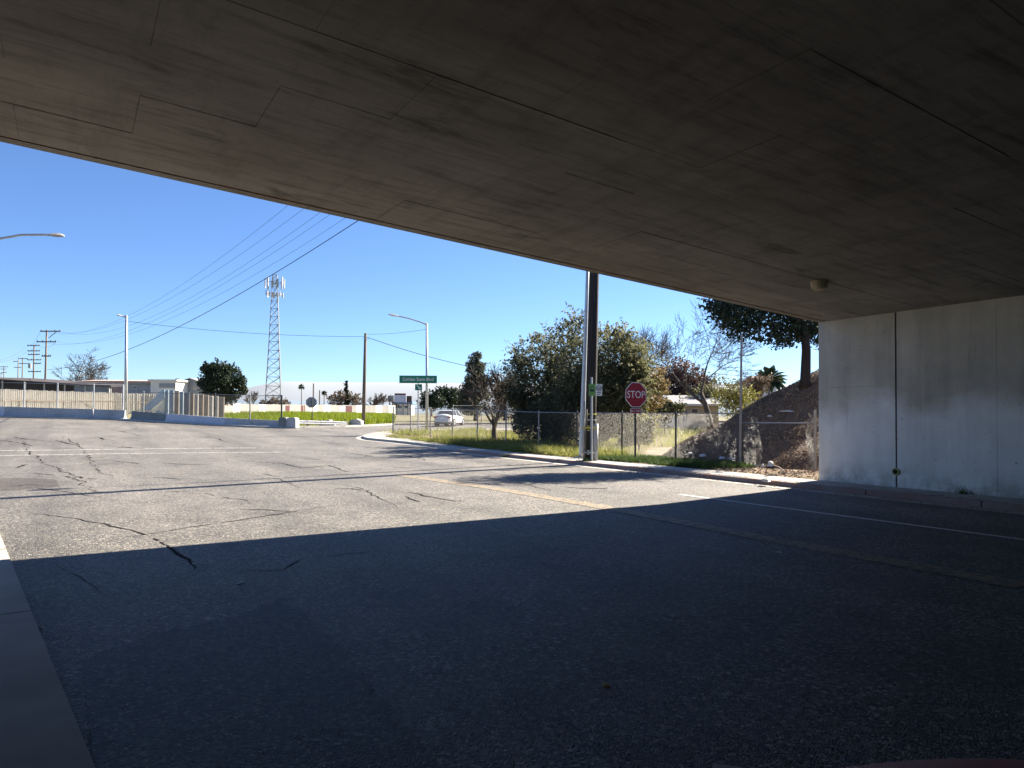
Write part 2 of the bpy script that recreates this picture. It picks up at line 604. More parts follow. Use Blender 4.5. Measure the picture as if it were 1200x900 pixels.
M['roof_grey'] = pm('grey_shingle_roof', (0.27, 0.27, 0.28), (0.19, 0.19, 0.20), 1.2, 0.9, 0.2)
M['roof_white'] = pm('white_roof_edge', (0.72, 0.71, 0.68), (0.6, 0.59, 0.56), 1.2, 0.8, 0.05)
M['billboard'] = pm('pale_blue_hoarding', (0.50, 0.54, 0.66), (0.42, 0.44, 0.56), 0.6, 0.8, 0)
M['blue'] = pm('blue_canopy', (0.10, 0.20, 0.42), (0.09, 0.17, 0.36), 0.6, 0.7, 0)
M['white_car'] = pm('white_car_paint', (0.60, 0.61, 0.62), (0.56, 0.57, 0.58), 0.5, 0.22, 0, spec=0.6)
M['red_car'] = pm('dark_red_car_paint', (0.24, 0.03, 0.026), (0.20, 0.027, 0.024), 0.6, 0.5, 0, spec=0.3)
M['rubber'] = pm('tyre_rubber', (0.02, 0.02, 0.02), (0.015, 0.015, 0.015), 5, 0.85, 0.1)
M['rim'] = pm('alloy_rim', (0.50, 0.51, 0.52), (0.42, 0.43, 0.44), 5, 0.35, 0, metal=0.8)
M['lamp_red'] = pm('red_lamp_lens', (0.35, 0.02, 0.02), (0.28, 0.02, 0.02), 5, 0.2, 0)
M['lamp_clear'] = pm('clear_lamp_lens', (0.7, 0.7, 0.7), (0.6, 0.6, 0.62), 5, 0.15, 0)
M['bark'] = pm('grey_brown_bark', (0.13, 0.10, 0.075), (0.07, 0.055, 0.042), 4, 0.95, 0.9, 14, 0.03, 0, (3, 3, 0.6))
M['bark_pale'] = pm('pale_bark', (0.24, 0.20, 0.165), (0.14, 0.115, 0.095), 4, 0.95, 0.6, 14, 0.02, 0, (3, 3, 0.6))
M['bark_dark'] = pm('dark_bark', (0.05, 0.04, 0.033), (0.03, 0.024, 0.02), 4, 0.95, 0.9, 14, 0.03, 0, (3, 3, 0.6))
M['tower'] = pm('tower_steel', (0.34, 0.37, 0.38), (0.28, 0.30, 0.31), 0.5, 0.5, 0, metal=0.3)
M['antenna'] = pm('antenna_panel', (0.62, 0.60, 0.57), (0.5, 0.48, 0.46), 0.8, 0.6, 0)
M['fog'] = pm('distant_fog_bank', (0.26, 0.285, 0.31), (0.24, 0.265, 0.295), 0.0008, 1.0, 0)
M['hill_blue'] = pm('distant_pale_hills', (0.16, 0.21, 0.26), (0.145, 0.19, 0.245), 0.0012, 1.0, 0)  # pale blue haze of distance put into the hill colour
M['trash'] = pm('white_litter', (0.74, 0.74, 0.72), (0.6, 0.6, 0.58), 6, 0.7, 0.2)
M['card'] = pm('brown_cardboard', (0.36, 0.24, 0.15), (0.28, 0.19, 0.12), 4, 0.85, 0.1)
M['leaf_yellow'] = pm('yellow_dry_leaf', (0.50, 0.36, 0.09), (0.36, 0.25, 0.07), 20, 0.7, 0.2)
M['stone'] = pm('pale_stone', (0.55, 0.53, 0.49), (0.42, 0.40, 0.37), 12, 0.85, 0.4)
M['lf_dark'] = leafmat('dark_evergreen_leaves', [(0.014, 0.024, 0.014), (0.028, 0.046, 0.022), (0.045, 0.065, 0.032), (0.02, 0.032, 0.020)], 0.22)
M['lf_olive'] = leafmat('olive_leaves', [(0.055, 0.065, 0.036), (0.105, 0.115, 0.062), (0.145, 0.15, 0.085), (0.20, 0.195, 0.13), (0.06, 0.072, 0.045)], 0.5)
M['lf_tan'] = leafmat('tan_seed_leaves', [(0.20, 0.145, 0.065), (0.25, 0.18, 0.085), (0.13, 0.125, 0.05), (0.30, 0.22, 0.12)], 0.4)
M['lf_green'] = leafmat('mid_green_leaves', [(0.06, 0.072, 0.034), (0.115, 0.125, 0.055), (0.17, 0.17, 0.08), (0.21, 0.195, 0.11), (0.055, 0.065, 0.032)], 0.5)
M['lf_conifer'] = leafmat('conifer_sprays', [(0.06, 0.072, 0.042), (0.09, 0.10, 0.06), (0.12, 0.12, 0.075), (0.05, 0.06, 0.04)], 0.4)
M['lf_red'] = leafmat('reddish_brown_leaves', [(0.105, 0.062, 0.05), (0.15, 0.09, 0.07), (0.085, 0.055, 0.048), (0.18, 0.125, 0.095)], 0.3)
M['lf_brown'] = leafmat('dry_brown_leaves', [(0.12, 0.085, 0.055), (0.17, 0.125, 0.08), (0.085, 0.065, 0.045)], 0.3)
M['lf_yellow'] = leafmat('yellow_green_leaves', [(0.16, 0.16, 0.035), (0.22, 0.21, 0.05), (0.11, 0.125, 0.035), (0.26, 0.22, 0.07)], 0.45)
M['grass'] = leafmat('fresh_grass_blades', [(0.12, 0.18, 0.008), (0.17, 0.22, 0.010), (0.20, 0.23, 0.016), (0.085, 0.13, 0.008)], 0.5)
M['grass_dark'] = leafmat('deep_green_weeds', [(0.04, 0.075, 0.018), (0.06, 0.105, 0.025), (0.09, 0.14, 0.035), (0.035, 0.06, 0.018)], 0.4)
M['grass_dry'] = leafmat('yellowing_weeds', [(0.21, 0.23, 0.045), (0.28, 0.28, 0.07), (0.15, 0.18, 0.035), (0.32, 0.28, 0.12), (0.13, 0.17, 0.03)], 0.5)

# ------------------------------------------------------------------ ground, road, kerbs, pavement
xs = [-9000, -4000, -1500, -600, -300] + list(range(-180, 181, 6)) + [300, 600, 1500, 4000, 9000]
ys = [-600, -200, -80] + list(range(-42, 181, 6)) + [300, 600, 1500, 4000, 9500]
put('ground', grid_mesh('ground', xs, ys, lambda x, y: zg(x, y) - 0.10), M['far'], kind='structure')
xs = [x * 1.5 for x in range(-60, 40)]
ys = [y * 1.5 for y in range(-20, 76)]
put('road', grid_mesh('road', xs, ys, zg), M['asphalt'], kind='structure')

# right-hand kerb line: straight along the street, then round the corner into the cross street
kerb = [OA(0, a) for a in (-40, -30, -20, -12, -6, -3, 0, 3, 6, 9, 12, 15, 18)]
kerb = [(p.x, p.y) for p in kerb]
for px, py in ((557, 530), (528, 526.2), (500, 523), (478, 520.3), (460, 518.4), (444, 516.9), (433, 515.8), (427, 514.6), (425, 513), (428, 511.4), (436, 509.6), (450, 507.6), (470, 506), (510, 505.2), (560, 504.6), (610, 503.8), (650, 503), (720, 501.5)):
    p = G(px, py)
    kerb.append((p.x, p.y))
kin = offset_line(kerb, 0.16)
wback = offset_line(kerb, 1.15)
KH = 0.13


def strip(a, b, za, zb, skirt_a=0.0):
    """a strip between two lines, with an upright face on the side of A"""
    mb = MB()
    for i in range(len(a) - 1):
        q = [(*a[i], zg(*a[i]) + za), (*a[i + 1], zg(*a[i + 1]) + za), (*b[i + 1], zg(*b[i + 1]) + zb), (*b[i], zg(*b[i]) + zb)]
        mb.add(q, [(3, 2, 1, 0)])
        if skirt_a:
            lo = [Vector(q[0]) - Vector((0, 0, skirt_a)), Vector(q[1]) - Vector((0, 0, skirt_a))]
            mb.add([q[0], q[1], lo[1], lo[0]], [(0, 1, 2, 3)])
    return mb


k1 = 15
kb = bpy.data.objects.new('kerb', None)
COL.objects.link(kb)
WLOC[kb.name] = Vector((0, 0, 0))
kb['kind'] = 'structure'
# kerb stones along the straight, each its own piece
L0, L1 = -26.0, 18.0
a = L0
while a < L1:
    b = min(a + 2.4, L1)
    mb = MB()
    P = []
    dz = rng.uniform(-0.006, 0.006)
    for z0, z1 in ((-0.05, 0), (KH, 1)):
        for oo, aa in ((-0.0 + 0.02 * z1, a + 0.012), (0.16, a + 0.012), (0.16, b - 0.012), (0.02 * z1, b - 0.012)):
            p = OA(oo, aa)
            P.append(Vector((p.x, p.y, zg(p.x, p.y) + z0 + dz)))
    mb.hexa(P)
    put('kerb_stone', mb, M['redkerb'], kb)
    a = b
mb = strip([Vector(q) for q in kerb[12:]], kin[12:], KH, KH, 0.2)
put('kerb_corner', mb, M['kerb'], kb)
put('gutter', strip(offset_line(kerb, -0.42), [Vector(q) for q in kerb], 0.006, 0.012), M['gutter'], kind='structure')

walk = bpy.data.objects.new('sidewalk', None)
COL.objects.link(walk)
WLOC[walk.name] = Vector((0, 0, 0))
walk['kind'] = 'structure'
a = -24.0
while a < 17.9:
    b = min(a + 1.5, 18.0)
    P = []
    dz = rng.uniform(-0.006, 0.006)
    for z0 in (0.0, KH + 0.004):
        for oo, aa in ((0.165, a + 0.006), (1.165, a + 0.006), (1.165, b - 0.006), (0.165, b - 0.006)):
            p = OA(oo, aa)
            P.append(Vector((p.x, p.y, zg(p.x, p.y) + z0 + dz)))
    put('paving_slab', MB().hexa(P), M['walk'], walk)
    a = b
put('corner_paving', strip(kin[12:], offset_line(kerb, 1.6)[12:], KH + 0.002, KH + 0.002), M['walk'], walk)

# soil behind the pavement
vb = offset_line(kerb, 1.16)
pts = [(p.x, p.y) for p in (OA(1.16, -24), OA(1.16, -12))] + [tuple(q) for q in vb[6:]] + [(60, 62), (60, -5)]


def zverge(x, y):
    return zg(x, y) + KH - 0.01 + 0.04 * math.sin(x * 1.7) * math.sin(y * 1.3) * 0.6


put('verge', poly_sheet('verge', pts, zverge), M['dirt'], kind='structure')

# far side of the cross street
BASE = [(-260, 484.5), (-120, 487), (0, 489.2), (65, 490.7), (130, 492), (165, 493.8), (200, 496), (250, 499), (300, 501.3), (332, 502), (345, 501.8), (405, 500.6), (440, 499.2), (462, 498), (510, 497.6), (560, 497.3), (650, 496.2), (740, 495)]
far_line = [G(*q) for q in BASE]


def bd(px):
    """distance of the far roadside under a column of the photograph"""
    xs_ = [q[0] for q in BASE]
    return float(np.interp(px, xs_, [p.y for p in far_line]))


pts = [(p.x, p.y) for p in far_line]
fk = [Vector(q) for q in pts]
put('far_kerb', strip(fk, offset_line(fk, -0.3), 0.14, 0.14, 0.3), M['kerb'], kind='structure')
pts2 = [tuple(q) for q in offset_line(fk, -0.25)] + [(90, 130), (90, 260), (-260, 260), (-200, 80)]
put('field', poly_sheet('field', pts2, lambda x, y: zg(x, y) + 0.12, 4.0), M['field'], kind='structure')

# near concrete channel and footway at the other kerb
cl = [G(118, 925), G(110, 900), G(5, 640), G(-8, 606)]
d0 = (cl[0] - cl[1]).normalized()
dir_c = (cl[2] - cl[1]).normalized()
lat = Vector((-dir_c.y, dir_c.x, 0))
ch = bpy.data.objects.new('channel', None)
COL.objects.link(ch)
WLOC[ch.name] = Vector((0, 0, 0))
ch['kind'] = 'structure'
joint = G(37, 718)
s0 = (joint - cl[1]).dot(dir_c)
for k in range(-3, 4):
    a, b = s0 + (k - 1) * 3.6 + 0.008, s0 + k * 3.6 - 0.008
    P = []
    tz = rng.uniform(-0.003, 0.003)
    for z0 in (-0.05, 0.022 + tz):
        for oo, aa in ((0, a), (0, b), (1.5, b), (1.5, a)):
            p = cl[1] + dir_c * aa + lat * oo
            P.append(Vector((p.x, p.y, z0 + zg(p.x, p.y))))
    put('channel_slab', MB().hexa(P), M['gutter'], ch)

# ------------------------------------------------------------------ road markings, cracks
def ribbon(pts, wd, z=0.006, jag=0.0, taper=False):
    pts = [Vector(p) for p in pts]
    out = []
    for i in range(len(pts) - 1):
        n = max(1, int((pts[i + 1] - pts[i]).length / 0.8))
        if jag: n = max(3, int((pts[i + 1] - pts[i]).length / 0.16))
        for k in range(n):
            out.append(pts[i].lerp(pts[i + 1], k / n))
    out.append(pts[-1])
    mb = MB()
    L = []
    walk_, wv_ = 0.0, 1.0
    for i, p in enumerate(out):
        walk_ = walk_ * 0.86 + rng.gauss(0, jag)
        t = (out[min(i + 1, len(out) - 1)] - out[max(i - 1, 0)])
        t.z = 0
        t.normalize()
        s = Vector((t.y, -t.x, 0))
        q = p + s * walk_
        f = 1.0
        if taper: f = 0.35 + 0.65 * math.sin(math.pi * (i + 0.3) / (len(out) + 0.6))
        wv_ = min(1.5, max(0.35, wv_ + rng.gauss(0, 0.16)))
        hw = wd / 2 * f * (wv_ if jag else 1)
        L.append(((q.x - s.x * hw, q.y - s.y * hw), (q.x + s.x * hw, q.y + s.y * hw)))
    for i in range(len(L) - 1):
        if jag and rng.random() < 0.10:
            continue
        vs = [(*c, zg(*c) + z) for c in (L[i][0], L[i][1], L[i + 1][1], L[i + 1][0])]
        mb.add(vs, [(0, 1, 2, 3)])
    return mb


put('lane_line', ribbon([G(796, 579.5), G(1195, 632), G(1330, 650)], 0.11), M['white_paint'], kind='structure')
put('centre_line', ribbon([G(470, 557), G(580, 572.5), G(700, 593), G(860, 624), G(1200, 687)], 0.42), M['yellow_paint'], kind='structure')
put('stop_line', ribbon([G(-60, 528.6), G(60, 527.6), G(200, 525.6), G(300, 525)], 0.22), M['faint_white'], kind='structure')
put('crossing_line', ribbon([G(-60, 535), G(60, 533), G(150, 531.6), G(330, 530)], 0.22), M['faint_white'], kind='structure')
cracks = [([(40, 602), (60, 604), (95, 609), (128, 615), (150, 621), (168, 627), (182, 634), (194, 639)], 0.085, 0.02),
          ([(194, 639), (210, 650), (222, 660), (228, 668)], 0.09, 0.03),
          ([(26, 514), (36, 532), (52, 543), (78, 553), (96, 567), (116, 577)], 0.07, 0.05),
          ([(70, 510), (92, 523), (100, 530), (112, 545), (130, 558)], 0.06, 0.05),
          ([(226, 670), (270, 669), (330, 668.5), (352, 656), (400, 650), (455, 646)], 0.03, 0.015),
          ([(115, 636), (160, 628), (215, 619), (300, 607), (400, 592)], 0.03, 0.02),
          ([(378, 544), (395, 549), (410, 553)], 0.05, 0.03), ([(474, 580), (510, 582), (535, 588), (560, 581)], 0.05, 0.04),
          ([(285, 560), (330, 562), (360, 572)], 0.05, 0.04), ([(430, 532), (475, 534), (500, 540)], 0.06, 0.05),
          ([(240, 537), (300, 541), (345, 546)], 0.05, 0.05), ([(60, 660), (130, 700), (190, 716)], 0.02, 0.02),
          ([(410, 650), (520, 632), (590, 624)], 0.025, 0.02), ([(380, 565), (430, 575), (470, 596)], 0.03, 0.03),
          ([(560, 560), (610, 566), (650, 576)], 0.03, 0.03), ([(150, 570), (240, 578), (300, 590)], 0.03, 0.04),
          ([(20, 570), (60, 575), (120, 583)], 0.03, 0.03)]
rd = bpy.data.objects['road']
for pl, wd, jg in cracks:
    put('crack', ribbon([G(*q) for q in pl], wd * (0.5 if pl[0][1] > 636 else 0.85), 0.005, jg, True), M['tar'], rd, kind='structure')
for k in range(46):
    px, py = rng.uniform(-20, 680), 505 + 115 * rng.random() ** 1.3
    if py > 650 - 0.08 * px - 12:
        continue
    dx, dy = rng.uniform(15, 60), rng.uniform(-5, 7)
    put('crack', ribbon([G(px, py), G(px + dx * 0.5, py + dy * 0.5 + rng.uniform(-1.5, 1.5)), G(px + dx, py + dy)], 0.022 + 0.0008 * (620 - py), 0.005, 0.03, True), M['tar'], rd, kind='structure')
pp_ = []
PO = [(96, 775), (180, 742), (262, 728), (322, 702), (352, 716), (388, 752), (424, 792), (452, 822), (486, 862), (540, 925), (112, 925)]
for i, q in enumerate(PO):
    e = PO[(i + 1) % len(PO)]
    n_ = 1 if i >= 9 else 7
    for k in range(n_):
        f = k / n_
        pp_.append(G(q[0] + (e[0] - q[0]) * f + (rng.gauss(0, 4) if k else 0), q[1] + (e[1] - q[1]) * f + (rng.gauss(0, 2.5) if k else 0)))
put('asphalt_patch', poly_sheet('asphalt_patch', [(p.x, p.y) for p in pp_], lambda x, y: zg(x, y) + 0.004), asphalt_mat('coarse_dark_asphalt', (0.092, 0.088, 0.082)), kind='structure')
PO = [G(-40, 562), G(20, 560), G(66, 562), G(70, 570), G(24, 574), G(-40, 577)]
put('asphalt_patch', poly_sheet('asphalt_patch', [(p.x, p.y) for p in PO], lambda x, y: zg(x, y) + 0.004), asphalt_mat('brown_old_asphalt', (0.125, 0.105, 0.085)), kind='structure')

# ------------------------------------------------------------------ the overpass
def zs(off, a):
    return 4.22 + 0.065 * (COFF - off) - 0.011 * a


def DP(off, a, dz=0.0):
    return OA(off, a, zs(off, a) + dz)


def slab(o0, o1, a0, a1, z0, z1):
    P = [DP(o0, a0, z0), DP(o1, a0, z0), DP(o1, a1, z0), DP(o0, a1, z0), DP(o0, a0, z1), DP(o1, a0, z1), DP(o1, a1, z1), DP(o0, a1, z1)]
    return MB().hexa(P)


ov = thing('overpass', (C0.x, C0.y, 0), 'broad concrete road overpass with a stained soffit and a painted abutment wall', 'bridge')
OL, AB = -23.0, -55.0  # deck carried on unseen behind the camera to hold back light
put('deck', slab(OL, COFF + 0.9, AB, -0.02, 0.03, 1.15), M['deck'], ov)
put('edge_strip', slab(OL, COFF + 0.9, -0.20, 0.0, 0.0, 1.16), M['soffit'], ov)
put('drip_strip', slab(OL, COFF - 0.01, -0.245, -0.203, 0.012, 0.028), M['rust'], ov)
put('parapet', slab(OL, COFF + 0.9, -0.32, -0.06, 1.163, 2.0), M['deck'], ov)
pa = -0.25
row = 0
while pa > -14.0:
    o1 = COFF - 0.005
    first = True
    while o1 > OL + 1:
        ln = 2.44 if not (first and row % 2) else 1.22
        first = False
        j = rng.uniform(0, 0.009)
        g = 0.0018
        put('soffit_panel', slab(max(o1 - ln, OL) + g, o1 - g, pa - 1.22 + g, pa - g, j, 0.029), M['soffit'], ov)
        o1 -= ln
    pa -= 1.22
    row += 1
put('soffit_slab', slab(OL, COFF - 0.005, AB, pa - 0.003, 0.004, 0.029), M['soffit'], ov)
# abutment wall, cast in bays with joints
joints = [0.0, -2.03, -4.17, -6.4, -9.4, -12.4, -15.4, -18.4, -21.4, -24.4, -27.4, -30.4, -40.0, -54.9]
for i in range(len(joints) - 1):
    a0, a1 = joints[i] - (0.02 if i == 1 else (0.002 if i else 0)), joints[i + 1] + (0.02 if i == 0 else 0.002)
    for lo, hi in (((0.02, 2.52), (2.523, None)) if i == 0 else ((0.02, None),)):
        jz = rng.uniform(0, 0.004)
        P = []
        for k in (0, 1):
            for oo, aa in ((COFF + jz, a0), (COFF + 0.3, a0), (COFF + 0.3, a1), (COFF + jz, a1)):
                z = lo if k == 0 else (hi if hi else zs(oo, aa) + 0.02)
                P.append(OA(oo, aa, z))
        put('wall_panel', MB().hexa(P), M['wall'], ov)
P = []
for k in (0, 1):
    for oo, aa in ((COFF + 0.302, -0.001), (COFF + 0.9, -0.001), (COFF + 0.9, -54.9), (COFF + 0.302, -54.9)):
        P.append(OA(oo, aa, 0.0 if k == 0 else zs(oo, aa) + 0.02))
put('wall_core', MB().hexa(P), M['deck'], ov)
P = []
for k in (0, 1):
    for oo, aa in ((COFF + 0.02, -2.012), (COFF + 0.29, -2.012), (COFF + 0.29, -2.048), (COFF + 0.02, -2.048)):
        P.append(OA(oo, aa, 0.03 if k == 0 else zs(oo, aa)))
put('joint_seal', MB().hexa(P), M['seal'], ov)
P = []
for k in (0, 1):
    for oo, aa in ((OL - 0.8, -0.05), (OL + 0.3, -0.05), (OL + 0.3, -54.9), (OL - 0.8, -54.9)):
        P.append(OA(oo, aa, 0.0 if k == 0 else zs(oo, aa) + 0.02))
put('far_abutment', MB().hexa(P), M['deck'], ov)
p = OA(COFF - 0.012, -2.03, 0.50)
mb = MB()
ring = []
mb.tube([p + N * 0.05, p - N * 0.035], [0.085, 0.085], 14)
pp = put('drain_pipe', mb, M['pipe_yellow'], ov, smooth=False)
put('pipe_bore_shade', MB().tube([p - N * 0.034, p - N * 0.04], [0.055, 0.055], 12), M['black'], pp)  # black disc in place of the shaded hollow of the pipe
# lamp housing under the soffit
d = ray(960, 330)
s = 1.0
while CAMZ + d.z * s < zs(*off_a(d.x * s, d.y * s)):
    s += 0.02
q = d * s
lp = Vector((q.x, q.y, zs(*off_a(q.x, q.y))))
mb = MB()
mb.tube([lp + Vector((0, 0, 0.01)), lp + Vector((0, 0, -0.05)), lp + Vector((0, 0, -0.13)), lp + Vector((0, 0, -0.17))], [0.17, 0.165, 0.15, 0.10], 14)
lh = put('soffit_lamp', mb, M['fixture'], ov)

# ------------------------------------------------------------------ embankment with bark mulch
def smin(a, b, k):
    h = max(0.0, min(1.0, 0.5 + 0.5 * (b - a) / k))
    return b * (1 - h) + a * h - k * h * (1 - h)


def emb(x, y):
    o, a = off_a(x, y)
    foot = 3.75 if a < 4 else 3.75 + (a - 4) * 0.10
    if a < 0.5: foot = 3.75 - min(1.6, (0.5 - a) * 1.0)
    z1 = (0.42 + 0.34 * sstep(2.0, 6.0, a)) * (o - foot)
    z2 = 0.79 * (9.8 - a)
    z = smin(smin(z1, z2, 0.7), 5.0, 0.8)
    z += 0.05 * math.sin(x * 2.1 + 1.3 * math.sin(y * 1.7)) + 0.04 * math.sin(y * 3.3 + x)
    return z


me = bpy.data.meshes.new('embankment')
vs, fs = [], []
na, no = 76, 84
for j in range(na):
    a = -24 + j * 0.5
    for i in range(no):
        o = COFF + 0.92 + i * 0.45 if a < 0.1 else 1.6 + i * 0.45
        p = OA(o, a)
        vs.append((p.x, p.y, max(emb(p.x, p.y), -0.25) + zverge(p.x, p.y)))
for j in range(na - 1):
    for i in range(no - 1):
        k = j * no + i
        fs.append((k, k + 1, k + no + 1, k + no))
me.from_pydata(vs, [], fs)
me.update()
put('embankment', me, M['slope'], smooth=True, kind='structure')

# chips of bark lying on it
NCH = 95000
oo = 3.2 + nr.random(NCH) ** 1.3 * 12
aa = -1.5 + nr.random(NCH) * 15
pc, nn = [], []
for o, a in zip(oo, aa):
    p = OA(o, a)
    z = emb(p.x, p.y)
    if z < -0.06 or (a < 0 and o < COFF + 1.0):
        continue
    e = 0.15
    zx, zy = emb(p.x + e, p.y) - z, emb(p.x, p.y + e) - z
    pc.append((p.x, p.y, max(z, 0) + zverge(p.x, p.y) + 0.012))
    nn.append((-zx / e, -zy / e, 1))
# a thin scatter of litter from the foot of the slope to the pavement by the wall
for _ in range(2600):
    o, a = rng.uniform(1.3, 3.9), rng.uniform(0.0, 4.2)
    p = OA(o, a)
    pc.append((p.x, p.y, max(emb(p.x, p.y), 0) + zverge(p.x, p.y) + 0.012))
    nn.append((0, 0, 1))
pc, nn = np.array(pc), np.array(nn)
nn /= np.linalg.norm(nn, axis=1)[:, None]


def chips(c, n, L, W, tilt=0.4):
    k = len(c)
    n = n + nr.normal(0, tilt, (k, 3))
    n /= np.linalg.norm(n, axis=1)[:, None]
    r = nr.normal(size=(k, 3))
    u = np.cross(n, r)
    u /= np.linalg.norm(u, axis=1)[:, None]
    v = np.cross(n, u)
    l = (L[0] + (L[1] - L[0]) * nr.random(k))[:, None]
    w_ = (W[0] + (W[1] - W[0]) * nr.random(k))[:, None]
    return np.stack([c - u * l, c - v * w_ + u * l * 0.2, c + u * l, c + v * w_ - u * l * 0.1], axis=1)


put('bark_mulch', np_mesh('bark_mulch', chips(pc, nn, (0.022, 0.075), (0.006, 0.022)), 4), M['mulch'], kind='stuff')


# ------------------------------------------------------------------ plants
def leaves(c, L, W, up=0.0):
    k = len(c)
    u = nr.normal(size=(k, 3))
    u[:, 2] += up
    u /= np.linalg.norm(u, axis=1)[:, None]
    r = nr.normal(size=(k, 3))
    v = np.cross(u, r)
    v /= np.linalg.norm(v, axis=1)[:, None]
    l = (L * (0.6 + 0.8 * nr.random(k)))[:, None]
    w_ = (W * (0.6 + 0.8 * nr.random(k)))[:, None]
    return np.stack([c - u * l, c - v * w_, c + u * l, c + v * w_], axis=1)


def clump_points(clumps, n, shell=0.45):
    """points in a set of rounded clumps (centre, radii), denser towards their outsides"""
    wts = np.array([(c[1][0] * c[1][2] + 0.02) * (c[2] if len(c) > 2 else 1) for c in clumps])
    wts = wts / wts.sum()
    out = []
    for (c, r), wt in zip([q[:2] for q in clumps], wts):
        k = max(4, int(n * wt))
        d = nr.normal(size=(k, 3))
        d /= np.linalg.norm(d, axis=1)[:, None]
        q = nr.random(k) ** shell
        # holes: leave out leaves where a coarse wave is low
        p = d * q[:, None] * np.array(r) + np.array(c)
        f = np.sin(p[:, 0] * 2.3 + c[0]) + np.sin(p[:, 1] * 2.7) + np.sin(p[:, 2] * 2.9 + c[2]) + nr.normal(0, 0.8, k)
        out.append(p[f > -1.0])
    return np.concatenate(out)


def sprays(clumps, n, length, per=14, droop=0.5, up=0.6):
    """thin shoots that stand out of the crown, with leaves along them"""
    pts = []
    for _ in range(n):
        c, r = clumps[rng.randrange(len(clumps))][:2]
        d = nr.normal(size=3)
        d[2] = abs(d[2]) * 0.8 + 0.1
        d /= np.linalg.norm(d)
        p = np.array(c) + d * np.array(r) * 0.85
        v = d + np.array([0, 0, up])
        v = v / np.linalg.norm(v) + nr.normal(0, 0.25, 3)
        L = length * rng.uniform(0.5, 1.3)
        for k in range(per):
            t = k / per
            q = p + v * L * t + np.array([0, 0, -droop * L * t * t])
            pts.append(q + nr.normal(0, 0.04 * length, 3))
    return np.array(pts)


def rnd_clumps(c, R, n, rr):
    """clumps spread through an ellipsoid crown"""
    out = []
    for _ in range(n):
        d = nr.normal(size=3)
        d /= np.linalg.norm(d)
        q = rng.uniform(0.25, 1.0) ** 0.5
        p = np.array(c) + d * np.array(R) * q * 0.8
        r = rng.uniform(*rr)
        out.append((tuple(p), (r * rng.uniform(0.8, 1.3), r * rng.uniform(0.8, 1.3), r * rng.uniform(0.6, 0.95))))
    return out


def leafy_tree(name, base, trunk_h, trunk_r, clumps, nleaf, L, W, leafm, barkm, label, cat='tree', group=None, spr=0, sprlen=0.6, lean=(0, 0)):
    base = Vector(base)
    t = thing(name, base, label, cat, group)
    mb = MB()
    top = base + Vector((lean[0], lean[1], trunk_h))
    mb.tube([base - Vector((0, 0, 0.1)), base.lerp(top, 0.08), base.lerp(top, 0.5) + Vector((rng.uniform(-.1, .1) * trunk_h * 0.3, 0, 0)), top], [trunk_r * 1.35, trunk_r, trunk_r * 0.85, trunk_r * 0.6], 8)
    tk = put('trunk', mb, barkm, t, smooth=True)
    lb = MB()
    cl = sorted(clumps, key=lambda q: -q[1][0])[:14]
    for c, r in [q[:2] for q in cl]:
        s = base.lerp(top, rng.uniform(0.6, 1.0))
        e = Vector(c)
        mid = s.lerp(e, 0.5) + Vector((rng.uniform(-.2, .2), rng.uniform(-.2, .2), rng.uniform(-0.1, 0.25))) * r[0]
        rr = trunk_r * 0.42
        lb.tube([s, mid, e], [rr, rr * 0.6, rr * 0.2], 5)
    put('limbs', lb, barkm, t, kind='stuff')
    pts = clump_points(clumps, nleaf)
    if spr:
        pts = np.concatenate([pts, sprays(clumps, spr, sprlen)])
    put('crown', np_mesh('crown', leaves(pts, L, W), 4), leafm, t)
    return t


def bare_tree(name, base, height, label, barkm, seed=1, spread=0.6, levels=5, trunk_r=None, trunk_frac=0.28, twig=0.008, group=None, gravity=0.0, nb=(2, 4), cat='bare tree', lean=(0, 0)):
    r = random.Random(seed)
    base = Vector(base)
    t = thing(name, base, label, cat, group)
    trunk_r = trunk_r or height * 0.022
    tk, br = MB(), MB()

    def grow(p, d, ln, rr, lev):
        pts, rads = [p], [rr]
        n = 4 if lev < 2 else 3
        for k in range(n):
            d = (d + Vector((r.gauss(0, .10), r.gauss(0, .10), r.gauss(0.04, .08) - gravity * lev * 0.05))).normalized()
            p = p + d * (ln / n)
            pts.append(p)
            rads.append(max(twig, rr * (1 - 0.45 * (k + 1) / n)))
        (tk if lev == 0 else br).tube(pts, rads, 8 if lev == 0 else (5 if lev < 3 else 3), lev == 0)
        if lev >= levels:
            return
        m = r.randint(*nb) + (1 if lev == 0 else 0)
        for k in range(m):
            f = 1.0 if k == 0 else r.uniform(0.35, 1.0)
            q = pts[-1].lerp(pts[0], 1 - f) if f < 1 else pts[-1]
            if f < 1:
                i = int(f * n)
                i = min(i, n - 1)
                q = pts[i].lerp(pts[i + 1], f * n - i)
            ax = Vector((r.gauss(0, 1), r.gauss(0, 1), r.gauss(0, 0.45))).normalized()
            nd = (d + ax * (spread * (0.5 if k == 0 else 1.0) * r.uniform(0.7, 1.4))).normalized()
            grow(q, nd, ln * r.uniform(0.62, 0.88), max(twig, rads[-1] * r.uniform(0.6, 0.9)), lev + 1)

    grow(base - Vector((0, 0, 0.1)), Vector((lean[0], lean[1], 1)).normalized(), height * trunk_frac, trunk_r, 0)
    put('trunk', tk, barkm, t, smooth=True)
    put('branches', br, barkm, t, kind='stuff')
    return t


